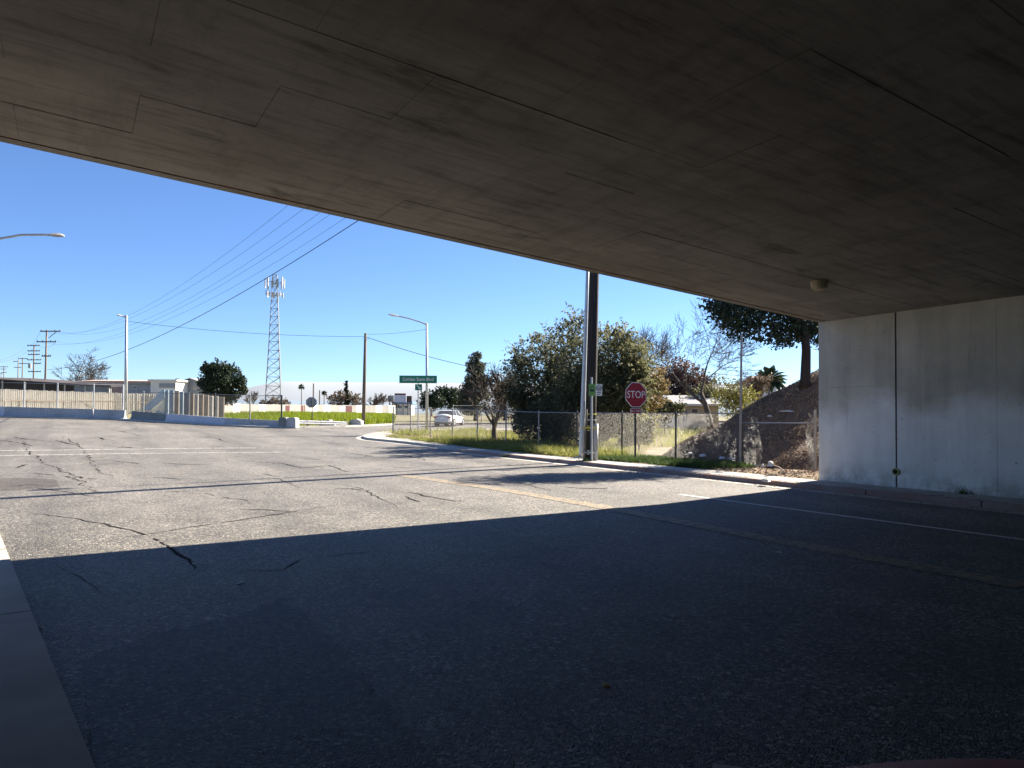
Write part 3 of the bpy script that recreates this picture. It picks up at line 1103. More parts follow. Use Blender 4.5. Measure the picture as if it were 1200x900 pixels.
def blades(name, pts, h, wd, m, lean=0.35):
    """grass: one narrow bent blade per point (two triangles)"""
    p = np.asarray(pts, dtype=float)
    k = len(p)
    th = nr.random(k) * 6.283
    s = np.stack([np.cos(th), np.sin(th), np.zeros(k)], 1)
    ln = np.stack([nr.normal(0, lean, k), nr.normal(0, lean, k), np.ones(k)], 1)
    hh = (h * (0.45 + 0.9 * nr.random(k)))[:, None]
    ww = (wd * (0.6 + 0.8 * nr.random(k)))[:, None]
    tip = p + ln * hh
    v = np.stack([p - s * ww, p + s * ww, tip], 1)
    return put(name, np_mesh(name, v, 3), m, kind='stuff')


# evergreen on the embankment, its crown hanging in front of the deck edge
b = D(944, 432, 26.3)
b.z = max(emb(b.x, b.y), 0) + zverge(b.x, b.y)
cl = []
for px, py, y, r in ((850, 372, 25.0, 0.75), (868, 385, 25.5, 0.75), (890, 392, 25.2, 0.7), (910, 392, 26, 0.75), (928, 392, 26.5, 0.7), (945, 385, 27, 0.9), (880, 362, 25.8, 1.1), (915, 365, 26.5, 1.2),
                     (862, 350, 26.2, 1.2), (900, 335, 26.8, 1.5), (945, 340, 27.5, 1.6), (880, 310, 27, 1.5), (930, 300, 28, 1.7), (840, 345, 25.8, 0.7), (846, 358, 25.2, 0.55), (902, 400, 25.2, 0.4), (958, 398, 27, 0.6), (985, 350, 28, 1.5), (978, 378, 30, 1.0), (995, 372, 31, 1.2), (1015, 375, 31.5, 1.2), (975, 355, 31, 1.1), (1000, 350, 32, 1.3), (838, 362, 25.0, 0.35)):  # clumps hidden behind the wall are added to shade the slope
    p = D(px, py, y)
    cl.append((tuple(p), (r, r, r * 0.75)))
leafy_tree('evergreen_tree', b, 2.6, 0.20, cl, 30000, 0.085, 0.034, M['lf_dark'], M['bark_dark'], 'dark dense evergreen tree on top of the mulched embankment', spr=160, sprlen=0.5, lean=(-0.05, 0.1))

# the big shrubs behind the chain-link fence, three crowns
def shrub(pix, depth, nleaf, leafm, label, L=0.085, W=0.034, spr=420, sprlen=0.85, name='shrub', trunk=0.12, base_px=None, group=None, cat='shrub', th=1.6):
    cl = []
    for px, py, r in pix:
        p = D(px, py, depth + rng.uniform(-0.7, 0.7) * r)
        r = r * rng.uniform(0.9, 1.1)
        cl.append((tuple(p), (r, r, r * 0.85), 0.10 if py < 422 else (0.42 if py < 446 else 1.3)))
    bx = base_px or sum(q[0] for q in pix) / len(pix)
    bs = onground(bx, depth, KH)
    return leafy_tree(name, bs, th, trunk, cl, nleaf, L, W, leafm, M['bark'], label, cat, group, spr=spr, sprlen=sprlen)


GS = 'big shrubs behind the roadside fence'
shrub([(622, 415, 1.0), (640, 402, 0.8), (655, 410, 1.0), (612, 440, 1.0), (640, 440, 1.5), (665, 440, 1.4), (620, 470, 1.2), (650, 475, 1.5), (668, 480, 1.3), (625, 495, 1.2), (655, 500, 1.3), (605, 465, 0.6), (610, 425, 0.6), (648, 425, 1.2)], 38, 46000, M['lf_olive'],
      'dark olive shrub behind the fence, next to the small bare street tree', group=GS)
shrub([(668, 400, 0.9), (676, 385, 0.6), (690, 400, 1.0), (690, 425, 1.4), (676, 440, 1.3), (705, 440, 1.4), (690, 465, 1.6), (712, 470, 1.2), (675, 470, 1.3), (690, 495, 1.3), (715, 495, 1.0), (672, 415, 0.8)], 36, 46000, M['lf_olive'],
      'tallest olive shrub, standing directly behind the tarred utility pole', group=GS)
shrub([(715, 398, 0.7), (728, 400, 0.6), (720, 420, 1.1), (738, 420, 0.9), (730, 440, 1.2), (745, 435, 0.8), (725, 465, 1.2), (742, 465, 0.9), (722, 490, 1.0), (738, 495, 0.8), (750, 450, 0.5), (733, 412, 0.7)], 35, 38000, M['lf_green'],
      'lighter green shrub behind the fence and the stop sign', group=GS)
shrub([(752, 436, 0.6), (760, 450, 0.7), (765, 440, 0.5), (755, 462, 0.6), (772, 455, 0.5), (760, 475, 0.5), (768, 470, 0.5)], 37, 4500, M['lf_tan'],
      'tan seed-laden bush just beside and behind the stop sign', spr=90, sprlen=0.6, trunk=0.06)
shrub([(750, 500, 0.6), (757, 512, 0.5), (742, 512, 0.5), (762, 497, 0.4), (733, 517, 0.4)], 33, 4500, M['lf_yellow'],
      'low yellow-green bush at the foot of the stop sign post', spr=60, sprlen=0.5, trunk=0.05, th=0.5)

# the small bare street tree by the kerb
b = G(579, 517, KH)
bare_tree('street_tree', b, 5.0, 'small bare street tree with a forked trunk in the weeds by the kerb', M['bark'], seed=15, spread=0.62, levels=6, trunk_r=0.17, trunk_frac=0.27, twig=0.011, nb=(2, 4))
# conifer and brown-leaved tree behind it
def cone_clumps(px, ytop, ybot, depth, wpx, n):
    cl = []
    for k in range(n):
        f = (k + rng.random()) / n
        py = ytop + (ybot - ytop) * f
        w_ = wpx * (0.25 + 0.9 * f ** 0.6) * (0.75 if f > 0.85 else 1)
        x = px + rng.uniform(-1, 1) * w_ * 0.55
        r = (0.25 + 0.3 * rng.random()) * w_ * depth / F * 0.75 + 0.15
        p = D(x, py, depth + rng.uniform(-1, 1) * w_ * depth / F * 0.4)
        cl.append((tuple(p), (r, r, r * 0.9)))
    return cl


cl = cone_clumps(557, 415, 482, 78, 22, 60)
leafy_tree('conifer', onground(557, 78, 0.1), 5.5, 0.18, cl, 26000, 0.13, 0.04, M['lf_conifer'], M['bark'], 'tall narrow grey-green conifer behind the small bare street tree', spr=120, sprlen=0.7)
cl = []
for px, py, r in ((588, 452, 1.6), (600, 455, 1.3), (580, 462, 1.2), (594, 470, 1.7), (606, 470, 1.2), (590, 482, 1.5), (575, 478, 1.0)):
    cl.append((tuple(D(px, py, 82)), (r, r, r)))
leafy_tree('brown_leaved_tree', onground(592, 82, 0.1), 3.2, 0.2, cl, 7000, 0.13, 0.05, M['lf_brown'], M['bark'], 'round tree with dry brown leaves between the conifer and the shrubs', spr=80, sprlen=0.8)

# trees round the houses beyond the fence
b = onground(834, 52, 0.1)
bare_tree('large_bare_tree', b, 16.5, 'large spreading bare tree in front of the beige house', M['bark'], seed=12, spread=0.9, levels=7, trunk_r=0.27, trunk_frac=0.19, twig=0.011, nb=(2, 4))
cl = []
for px, py, r in ((782, 448, 1.6), (796, 436, 1.6), (806, 446, 1.8), (790, 460, 1.9), (812, 460, 1.6), (822, 452, 1.2), (775, 462, 1.2)):
    cl.append((tuple(D(px, py, 66)), (r, r, r * 0.85)))
leafy_tree('reddish_tree', onground(798, 66, 0.1), 3.5, 0.22, cl, 9000, 0.13, 0.06, M['lf_red'], M['bark'], 'round tree with reddish brown leaves behind the house roofs', spr=150, sprlen=0.9)
b = onground(772, 68, 0.1)
bare_tree('twiggy_tree', b, 8.6, 'thin pale twiggy tree left bare beside the reddish tree', M['bark_pale'], seed=9, spread=0.6, levels=5, trunk_r=0.13, trunk_frac=0.26, twig=0.014, nb=(2, 4))
for pix, dep, m, lab in (([(858, 462, 1.1), (868, 468, 1.2), (848, 468, 1.0), (876, 474, 1.0), (860, 478, 1.2)], 56, 'lf_yellow', 'yellow-green bush at the crest of the embankment, behind the thin tall post'),
                         ([(815, 470, 0.9), (826, 462, 1.0), (845, 455, 1.2), (836, 468, 1.0)], 62, 'lf_green', 'mid green bush behind the trunk of the large bare tree'),
                         ([(768, 478, 0.7), (780, 482, 0.8), (792, 480, 0.7), (776, 490, 0.7)], 50, 'lf_green', 'low green bush in the yard beside the grey-roofed house'),
                         ([(884, 455, 1.0), (892, 448, 0.9), (880, 462, 1.1)], 64, 'lf_brown', 'brownish bush behind the crest of the embankment')):
    shrub(pix, dep, 3800, M[m], lab, 0.10, 0.045, spr=60, sprlen=0.6, name='bush', trunk=0.06, cat='bush', th=0.8)

def palm(px, ytop, depth, size, label, skirt=True, group=None):
    top = D(px, ytop, depth)
    bs = Vector((top.x, top.y, zg(top.x, top.y)))
    t = thing('palm_tree', bs, label, 'palm', group)
    put('trunk', MB().tube([bs, bs.lerp(top, 0.5), top], [0.2, 0.16, 0.14], 7), M['bark_pale'], t, smooth=True)
    mb = MB()
    for k in range(46):
        th = rng.uniform(0, 6.283)
        el = rng.uniform(-0.9, 1.2)
        d = Vector((math.cos(th) * math.cos(el), math.sin(th) * math.cos(el), math.sin(el)))
        side = d.cross(Vector((0, 0, 1))).normalized() * size * 0.17
        tip = top + d * size * rng.uniform(0.8, 1.1) - Vector((0, 0, size * 0.25))
        md = top + d * size * 0.6
        mb.add([top, md - side, tip, md + side], [(0, 1, 2, 3)])
    put('crown', mb, M['lf_dark'], t)


palm(353.5, 453, 260, 1.5, 'small distant fan palm, the taller of the two beyond the block wall', group='distant palms')
palm(380, 460.5, 250, 1.3, 'small distant fan palm, the shorter of the two beyond the block wall', group='distant palms')
palm(901, 444, 80, 2.2, 'fan palm showing over the crest of the embankment')

# big round tree behind the corrugated fence, other distant trees
cl = []
for px, py, r in ((246, 440, 1.7), (258, 433, 1.5), (270, 438, 1.6), (280, 447, 1.2), (240, 452, 1.3), (254, 452, 2.2), (272, 455, 1.9), (262, 445, 2.0), (244, 432, 1.0), (284, 457, 0.9), (250, 463, 1.6), (268, 465, 1.5)):
    r *= 0.8
    cl.append((tuple(D(px, py, 84 + rng.uniform(-1, 1))), (r, r, r * 0.9)))
leafy_tree('round_tree', onground(260, 84, 0.1), 3.0, 0.3, cl, 14000, 0.17, 0.07, M['lf_dark'], M['bark'], 'big round dark green tree behind the corrugated fence', spr=120, sprlen=0.6)
b = onground(82, 150, 0.1)
t = bare_tree('spreading_bare_tree', b, 17.5, 'low wide bare tree behind the long dark-roofed shed', M['bark'], seed=31, spread=1.0, levels=6, trunk_r=0.3, trunk_frac=0.24, twig=0.032, nb=(2, 4))
b = onground(300, 110, 0.1)
bare_tree('bare_sapling', b, 5.0, 'pale bare sapling between the round tree and the lattice tower', M['bark_pale'], seed=5, spread=0.55, levels=5, trunk_r=0.10, trunk_frac=0.25, twig=0.022, nb=(2, 4))
cl = cone_clumps(406, 446, 478, 170, 4.0, 22)
leafy_tree('cypress', onground(406, 170, 0.1), 3.0, 0.2, cl, 5000, 0.2, 0.07, M['lf_dark'], M['bark'], 'slender pointed cypress standing over the bare thicket', spr=30, sprlen=0.5)
k = 0
for px, h, sd in ((396, 4.5, 3), (417, 5.0, 6), (436, 7.5, 8), (449, 8.0, 12), (461, 5.5, 14)):
    lab = ['small bare tree at the near edge of the cypress thicket', 'bare tree between the cypress and the leaning wooden pole', 'tall bare tree just past the leaning wooden pole',
           'tallest pale bare tree before the billboards', 'low bare tree beside the billboards'][k]
    bare_tree('thicket_tree', onground(px, 165 + 3 * k, 0.1), h, lab, M['bark_pale'] if k % 2 else M['bark'], seed=sd, spread=0.55, levels=5, trunk_r=0.16, trunk_frac=0.22, twig=0.035, nb=(3, 4), group='bare trees beyond the block wall')
    k += 1
for i, (pix, dep, nl, lab) in enumerate((([(392, 470, 2.0), (400, 466, 2.2), (412, 468, 2.0), (420, 472, 1.8)], 172, 2500, 'low dark thicket round the foot of the cypress'),
                                          ([(503, 466, 2.0), (508, 472, 2.4), (514, 470, 2.0), (498, 474, 1.6)], 150, 3500, 'dark distant tree just behind the street name sign post'),
                                          ([(520, 463, 2.2), (526, 468, 2.6), (531, 464, 1.8)], 152, 3500, 'middle one of the dark distant trees behind the white car'),
                                          ([(538, 464, 2.0), (544, 470, 2.6), (536, 473, 2.2)], 154, 3500, 'dark distant tree just before the tall conifer'))):
    shrub(pix, dep, nl, M['lf_dark'] if i else M['lf_brown'], lab, 0.26, 0.10, spr=60, sprlen=1.0, name='distant_tree', trunk=0.2, cat='tree', th=1.5, group='distant trees by the boulevard')
cl = [(tuple(D(px, py, 128)), (r, r, r)) for px, py, r in ((312, 474, 0.9), (322, 471, 1.0), (332, 474, 1.0), (338, 478, 0.7), (318, 480, 1.0), (328, 481, 0.9))]
leafy_tree('tower_foot_bush', onground(324, 128, 0.1), 0.8, 0.08, cl, 3500, 0.16, 0.06, M['lf_brown'], M['bark'], 'scrubby bush round the foot of the lattice tower', 'bush', spr=60, sprlen=0.6)
# ------------------------------------------------------------------ weeds and grass
def on_verge(n, o0, o1, a0, a1, pw=1.0):
    out = []
    for _ in range(n):
        o, a = o0 + (o1 - o0) * rng.random() ** pw, rng.uniform(a0, a1)
        p = OA(o, a)
        out.append((p.x, p.y, max(emb(p.x, p.y), 0) + zverge(p.x, p.y)))
    return out


def px_patch(n, poly, dz):
    """points on the ground inside an outline read from the photograph"""
    P = [G(*q, dz) for q in poly]
    x0, x1 = min(p.x for p in P), max(p.x for p in P)
    y0, y1 = min(p.y for p in P), max(p.y for p in P)
    out = []
    while len(out) < n:
        x, y = rng.uniform(x0, x1), rng.uniform(y0, y1)
        ins = False
        for i in range(len(P)):
            a, b_ = P[i], P[i - 1]
            if (a.y > y) != (b_.y > y) and x < (b_.x - a.x) * (y - a.y) / (b_.y - a.y) + a.x:
                ins = not ins
        if ins:
            out.append((x, y, zg(x, y) + dz - 0.02))
    return out


def clumpy(pts, s=1.6, keep=0.1):
    return [p for p in pts if math.sin(p[0] * s) + math.sin(p[1] * s * 1.3 + p[0]) + rng.gauss(0, 0.9) > keep - 0.6]


blades('weeds', clumpy(on_verge(22000, 1.25, 3.5, 3.9, 9.6, 1.2), 2.6, 0.3), 0.17, 0.010, M['grass_dark'], 0.5)
blades('dry_grass', clumpy(on_verge(15000, 1.25, 4.6, 10.2, 24.0, 1.3)), 0.34, 0.014, M['grass_dry'], 0.5)
blades('roadside_grass', clumpy(on_verge(12000, 1.25, 2.4, 9.8, 30.0, 1.5), 2.2, 0.3), 0.17, 0.012, M['grass_dry'], 0.5)
blades('wild_grass', clumpy(on_verge(16000, 3.0, 11.0, 14.0, 36.0)), 0.30, 0.018, M['grass_dry'], 0.5)
blades('meadow_grass', [p for p in px_patch(42000, [(238, 497.6), (300, 500.2), (338, 500.9), (420, 498.8), (462, 497), (462, 487), (400, 485.5), (330, 485.8), (262, 487.5)], 0.14) if p[1] > bd(600 + F * p[0] / p[1]) + 1.0], 0.5, 0.035, M['grass'], 0.35)
blades('yard_grass', [(x, y, zg(x, y) + 0.12) for x, y in ((rng.uniform(6, 22), rng.uniform(38, 60)) for _ in range(9000))], 0.3, 0.02, M['grass_dry'], 0.4)

# ------------------------------------------------------------------ fences
def chain(mb, fn, S, H, step, wire, nseg=1, slope=1.0):
    """diagonal wires over a sheet; FN maps (along, up) to a place"""
    for sgn in (1, -1):
        k = -int(H / slope / step) - 1
        while k * step < S + H / slope:
            s0 = k * step
            # line: up = sgn*slope*(along - s0)  (or falling from the top)
            pts = []
            a0, a1 = (s0, s0 + H / slope)
            lo, hi = max(0, a0), min(S, a1)
            if hi - lo > 0.02:
                n = max(1, int(nseg * (hi - lo) / (a1 - a0) + 0.99))
                for i in range(n + 1):
                    t = lo + (hi - lo) * i / n
                    u = slope * (t - a0) if sgn > 0 else H - slope * (t - a0)
                    pts.append(fn(t, u))
                mb.tube(pts, wire, 3, False)
            k += 1


def fence(label, pts, H, step, wire, pm_, dark=(), group=None, rail=True, post_r=0.036, parent=None, mesh=True, name='chain_link_fence'):
    """posts, top rail and wire mesh along ground points"""
    t = thing(name, pts[0], label, 'fence', group)
    for i, p in enumerate(pts):
        r = post_r * (1.25 if i in (0, len(pts) - 1) else 1)
        o = put('post', MB().tube([p - Vector((0, 0, 0.15)), p + Vector((0, 0, H + 0.05))], r, 8), M['darkpost'] if i in dark else pm_, t)
        put('post_cap', MB().tube([p + Vector((0, 0, H + 0.052)), p + Vector((0, 0, H + 0.10))], [r * 1.15, r * 0.4], 8), M['darkpost'] if i in dark else pm_, o)
    if rail:
        up = Vector((0, 0, H + 0.01))
        put('top_rail', MB().tube([p + up for p in pts], 0.021, 6), pm_, t)
    if mesh:
        mb = MB()
        for a, b_ in zip(pts[:-1], pts[1:]):
            S = (Vector(b_) - Vector(a)).length
            dv = (Vector(b_) - Vector(a)) / S
            sd_ = Vector((dv.y, -dv.x, 0)) * 0.045
            chain(mb, lambda s, u: Vector(a) + dv * s + Vector((0, 0, 0.04 + u)) + sd_, S, H - 0.05, step, wire)
        put('wire_mesh', mb, M['wire_mesh'], t, kind='stuff')
    return t


FO = 3.6
A0 = 4.55
pts = []
for k in range(0, 11):
    p = OA(FO, A0 + k * 3.0)
    pts.append(Vector((p.x, p.y, zverge(p.x, p.y) + max(0, emb(p.x, p.y)))))
fence('chain-link fence along the pavement behind the stop sign and the poles', pts, 1.74, 0.062, 0.0016, M['post'], dark=(0, 1, 2, 3))
# torn end of the fence beside the abutment
pe = OA(FO, A0 - 2.75)
pe.z = zverge(pe.x, pe.y) + max(0, emb(pe.x, pe.y))
p0 = pts[0].copy()
t = thing('torn_fence', pe, 'torn end of a chain-link fence with loose rolled mesh beside the abutment wall', 'fence')
put('post', MB().tube([pe - Vector((0, 0, 0.15)), pe + Vector((0, 0, 1.85))], 0.045, 8), M['post'], t)
put('rail', MB().tube([p0 + Vector((0, 0, 1.44)), pe + Vector((0, 0, 1.46))], 0.021, 6), M['galv'], t)
d = (pe - p0)
S = d.length
d.normalize()
sdv = Vector((d.y, -d.x, 0))
mb = MB()
q0 = p0 + d * 0.55
chain(mb, lambda s, u: q0 + d * (0.10 * math.cos(s * 10) + 0.10 + 0.08 * math.sin(u * 3.4)) + sdv * (0.10 * math.sin(s * 10)) + Vector((0, 0, 0.02 + u)), 1.1, 1.62, 0.062, 0.0022, 5)
put('rolled_mesh', mb, M['wire_mesh'], t, kind='stuff')
mb = MB()
q1 = pe - d * 0.32
chain(mb, lambda s, u: q1 + d * (0.10 * math.cos(s * 10) + 0.15 + 0.05 * math.sin(u * 4.4)) + sdv * (0.10 * math.sin(s * 10)) + Vector((0, 0, 0.02 + u)), 1.3, 1.72, 0.062, 0.0022, 5)
put('rolled_mesh', mb, M['wire_mesh'], t, kind='stuff')
mb = MB()
chain(mb, lambda s, u: p0 + d * s + Vector((0, 0, 0.05 + u)) + sdv * 0.03, 0.62, 1.6, 0.062, 0.002)
put('hanging_mesh', mb, M['wire_mesh'], t, kind='stuff')

# fence across the cross street
pts = []
fl = [G(px, py, 0.1) for px, py in ((531, 496.9), (560, 496.6), (650, 495.4), (760, 494.4))]
Ls = 0
cur = fl[0].copy()
seg = 0
pts = [cur.copy()]
for i in range(16):
    dirv = (fl[min(seg + 1, 3)] - cur)
    while dirv.length < 3.0 and seg < 2:
        seg += 1
        dirv = fl[seg + 1] - cur
    cur = cur + dirv.normalized() * 3.0
    cur.z = zg(cur.x, cur.y) + 0.12
    pts.append(cur.copy())
fence('chain-link fence on the far side of the cross street, beyond the white car', pts, 1.75, 0.12, 0.004, M['post'])

# roadside fence on the barrier side
pts = [Vector((D(px, 480, bd(px) + 1.1).x, bd(px) + 1.1, 0)) for px in (-92, -52, -12, 28, 67, 109.5, 144)]
for p, px in zip(pts, (-92, -52, -12, 28, 67, 109.5, 144)):
    p.z = zg(p.x, p.y) + 0.1
tops = [D(px, 448.2 + px * 0.028, bd(px) + 1.1).z for px in (-92, -52, -12, 28, 67, 109.5, 144)]
fence('pale chain-link fence above the barrier, running past the board fence to the lamp post', pts, max(0.5, sum(t_ - p.z for t_, p in zip(tops, pts)) / len(pts)), 0.12, 0.004, M['galv'], post_r=0.062, group=None)
PX2 = (168, 203, 252, 293, 330)
YT2 = (454, 457.8, 461.8, 466.8, 470.5)
pts, hh = [], []
for px, yt in zip(PX2, YT2):
    y = bd(px) + 1.1
    p = D(px, 480, y)
    p.z = zg(p.x, p.y) + 0.1
    pts.append(p)
    hh.append(D(px, yt, y).z - p.z)
fence('chain-link fence in front of the corrugated sheets, past the lamp post', pts, sum(hh) / len(hh), 0.12, 0.004, M['post'], dark=(2, 4), post_r=0.055)

# ------------------------------------------------------------------ poles, lamps and signs by the kerb
b = G(691.2, 539.5, KH)
TOP = Vector((b.x + 0.38, b.y, 19.6))
up = thing('utility_pole', b, 'tall tarred wooden utility pole with conduits strapped to its foot', 'utility pole')
def pol(z):
    return b.lerp(TOP, (z - b.z) / (TOP.z - b.z))
put('pole', MB().tube([pol(-0.1), pol(3), pol(8), pol(14), TOP], [0.195, 0.19, 0.18, 0.165, 0.14], 14), M['creosote'], up, smooth=True)
XD = Vector((0.55, 0.83, 0)).normalized()
for z in (19.1, 17.6):
    arm = put('crossarm', MB().bar(pol(z) - XD * 1.5 + Vector((-.1, .1, 0)), pol(z) + XD * 1.5 + Vector((-.1, .1, 0)), 0.10, 0.12), M['creosote'], up)
    for s in (-1.4, -0.5, 0.5, 1.4):
        q = pol(z) + XD * s + Vector((-.1, .1, 0.06))
        put('insulator', MB().tube([q, q + Vector((0, 0, 0.08)), q + Vector((0, 0, 0.16))], [0.03, 0.06, 0.03], 8), M['conduit'], arm)
fr = Vector((-0.18, -0.98, 0)).normalized()
sd2 = Vector((0.98, -0.18, 0))
def riser(dx, dyy, r, z0, z1, m, name):
    q = b + sd2 * dx + fr * dyy
    return put(name, MB().tube([q + Vector((0, 0, z0)), q + Vector((0.018 * (z1 - z0) * 0.5, 0, z1))], r, 10), M[m], up, smooth=True)
riser(0.215, 0.15, 0.085, -0.03, 1.33, 'conduit', 'riser_guard')
riser(-0.13, 0.17, 0.032, -0.03, 2.2, 'darkpost', 'conduit')
riser(-0.215, 0.08, 0.026, -0.03, 2.15, 'conduit', 'conduit')
riser(0.02, 0.215, 0.022, -0.03, 1.7, 'darkpost', 'conduit')
for z, m in ((1.47, 'galv'), (1.24, 'strap'), (1.09, 'strap'), (0.36, 'galv'), (0.24, 'galv'), (1.68, 'strap')):
    q = pol(b.z + z)
    put('strap', MB().tube([q - Vector((0, 0, 0.022)), q + Vector((0, 0, 0.022))], 0.203, 14), M[m], up)
for z in (1.18, 0.30):
    q = b + fr * 0.235 + Vector((0, 0, z))
    put('bracket', MB().bar(q - sd2 * 0.32, q + sd2 * 0.30, 0.04, 0.045), M['strap' if z > 1 else 'galv'], up)

b = G(681.2, 536.8, KH)
t = thing('street_lamp', b, 'pale steel lamp post standing close beside the tarred utility pole', 'street lamp')
lx = Vector((0.03, 0, 1.0))
pl = [b + lx * z for z in (-0.02, 0.3, 3, 6, 9.2)]
put('pole', MB().tube(pl, [0.125, 0.105, 0.085, 0.068, 0.055], 14), M['galv'], t, smooth=True)
put('base_flange', MB().box(b + Vector((0, 0, 0.02)), (0.36, 0.36, 0.05), 0.4), M['galv'], t)
a0 = pl[-1] - Vector((0, 0, 0.1))
ad = -N
put('arm', MB().tube([a0, a0 + ad * 0.8 + Vector((0, 0, 0.4)), a0 + ad * 2.2 + Vector((0, 0, 0.6))], [0.05, 0.04, 0.035], 8), M['galv'], t)
put('luminaire', MB().box(a0 + ad * 2.5 + Vector((0, 0, 0.58)), (0.65, 0.26, 0.13), math.atan2(ad.y, ad.x)), M['conduit'], t)


def octagon(R):
    return [Vector((R * math.cos(math.pi / 8 + k * math.pi / 4), R * math.sin(math.pi / 8 + k * math.pi / 4), 0)) for k in range(8)]


def plate(MX, pts, z0, z1):
    return MB().prism([MX @ Vector((p[0], p[1], z0)) for p in pts], (MX.to_3x3() @ Vector((0, 0, z1 - z0))))


def rect(x0, x1, y0, y1):
    return [(x0, y0), (x1, y0), (x1, y1), (x0, y1)]


# stop sign
sp = D(745.3, 462.6, 26.4)
gz = zverge(sp.x, sp.y)
b = Vector((sp.x, sp.y, gz))
t = thing('stop_sign', b, 'red octagonal STOP sign on a dark post with a small plate below it', 'stop sign')
MX = facing(sp, rad(25))
bk = MX.to_3x3() @ Vector((0, 0, -0.04))
put('post', MB().box(Vector((sp.x, sp.y, (gz - 0.2 + sp.z + 0.42) / 2)) + bk, (0.055, 0.055, sp.z + 0.42 - gz + 0.2), rad(25)), M['darkpost'], t)
bl = put('sign_plate', plate(MX, octagon(0.50), -0.006, 0.0), M['sign_white'], t)
put('sign_field', plate(MX, octagon(0.472), 0.001, 0.003), M['stop_red'], bl)
put('lettering', text_geo('STOP', 0.365, 0.002, MX @ Matrix.Translation((0, -0.005, 0.005)) @ Matrix.Diagonal((0.92, 1.06, 1, 1))), M['sign_white'], bl)
pb = put('lower_plate', plate(MX, rect(-0.24, 0.24, -0.70, -0.51), -0.006, 0.0), M['sign_white'], t)
put('lower_field', plate(MX, rect(-0.225, 0.225, -0.685, -0.525), 0.001, 0.003), M['stop_red'], pb)
put('lettering', text_geo('ALL WAY', 0.105, 0.002, MX @ Matrix.Translation((0, -0.605, 0.005))), M['sign_white'], pb)

# bus stop flag
b = G(692.8, 540.0, KH)
t = thing('bus_stop_sign', b, 'green and white bus stop sign on a thin pale post before the tarred pole', 'bus stop sign')
b2 = b + Vector((0, -0.24, 0))
tp = D(693.4, 442, b2.y)
put('post', MB().tube([Vector((b2.x, b2.y, b.z - 0.02)), Vector((tp.x, b2.y, tp.z))], 0.034, 8), M['galv'], t)
c = D(698, 457, b2.y - 0.045)
MX = facing(c, rad(8))
bp = put('sign_plate', plate(MX, rect(-0.245, 0.245, -0.215, 0.215), -0.004, 0.0), M['bus_green'], t)
put('white_panel', plate(MX, rect(0.0, 0.238, -0.207, 0.207), 0.001, 0.003), M['sign_white'], bp)
mb = MB()
n = 18
for k in range(n):
    a0_, a1_ = 2 * math.pi * k / n, 2 * math.pi * (k + 1) / n
    q = [(0.118 + R * math.cos(a_), 0.06 + R * math.sin(a_)) for R, a_ in ((0.105, a0_), (0.105, a1_), (0.078, a1_), (0.078, a0_))]
    mb.add([MX @ Vector((*p, z)) for z in (0.004, 0.006) for p in q], [(3, 2, 1, 0), (4, 5, 6, 7), (0, 1, 5, 4), (2, 3, 7, 6)])
put('emblem_ring', mb, M['ink'], bp)
put('emblem_bus', plate(MX, rect(0.062, 0.172, 0.02, 0.10), 0.004, 0.006), M['ink'], bp)
put('emblem_window', plate(MX, rect(0.072, 0.162, 0.06, 0.088), 0.0065, 0.008), M['sign_white'], bp)
put('print_bar', plate(MX, rect(0.03, 0.21, -0.10, -0.075), 0.004, 0.006), M['ink'], bp)
put('print_bar', plate(MX, rect(0.06, 0.18, -0.165, -0.14), 0.004, 0.006), M['ink'], bp)
put('bus_symbol', plate(MX, [(-0.20, -0.06), (-0.06, -0.06), (-0.05, 0.03), (-0.07, 0.12), (-0.19, 0.12), (-0.21, 0.03)], 0.001, 0.003), M['ink'], bp)
put('symbol_window', plate(MX, rect(-0.185, -0.075, 0.03, 0.095), 0.004, 0.005), M['bus_green'], bp)

# tall thin post by the torn fence
b = OA(FO - 0.12, A0 - 0.05)
b.z = zverge(b.x, b.y)
tp = D(869.0, 392, b.y)
t = put('thin_post', MB().tube([b - Vector((0, 0, 0.1)), b.lerp(tp, 0.5), tp], [0.045, 0.04, 0.035], 8), M['post'], base=b)
setp(t, 'tall thin bare metal post rising above the fence beside the mulched slope', 'post')

# street name sign at the corner
b = G(490, 506.6, KH)
Y = b.y
t = thing('street_sign', b, 'green street name sign reading Golden State Blvd above an arrow plate', 'street sign')
tp = D(490.3, 441, Y)
put('post', MB().tube([b - Vector((0, 0, 0.1)), tp], 0.05, 8), M['galv'], t)
c0, c1 = D(468, 440, Y - 0.10), D(512, 449.2, Y - 0.10)
mid = (c0 + c1) / 2
wv, hv = (c1.x - c0.x) / 2, (c0.z - c1.z) / 2
MX = facing(mid, 0.0)
bp = put('name_blade', plate(MX, rect(-wv, wv, -hv, hv), -0.01, 0.0), M['sign_green'], t)
mb = MB()
e = 0.025
for q in (rect(-wv + e, wv - e, -hv + e, -hv + 2 * e), rect(-wv + e, wv - e, hv - 2 * e, hv - e), rect(-wv + e, -wv + 2 * e, -hv + 2 * e, hv - 2 * e), rect(wv - 2 * e, wv - e, -hv + 2 * e, hv - 2 * e)):
    mb.prism([MX @ Vector((*p, 0.001)) for p in q], MX.to_3x3() @ Vector((0, 0, 0.002)))
put('lettering', text_geo('Golden State Blvd', hv * 1.30, 0.003, MX @ Matrix.Translation((0, 0.0, 0.006)) @ Matrix.Diagonal((wv * 1.86 / (hv * 1.30 * 8.25), 1, 1, 1))), M['sign_white'], bp)
c0, c1 = D(486.4, 450.2, Y - 0.08), D(494.6, 457.4, Y - 0.08)
mid = (c0 + c1) / 2
w2, h2 = (c1.x - c0.x) / 2, (c0.z - c1.z) / 2
MX = facing(mid, 0.0)
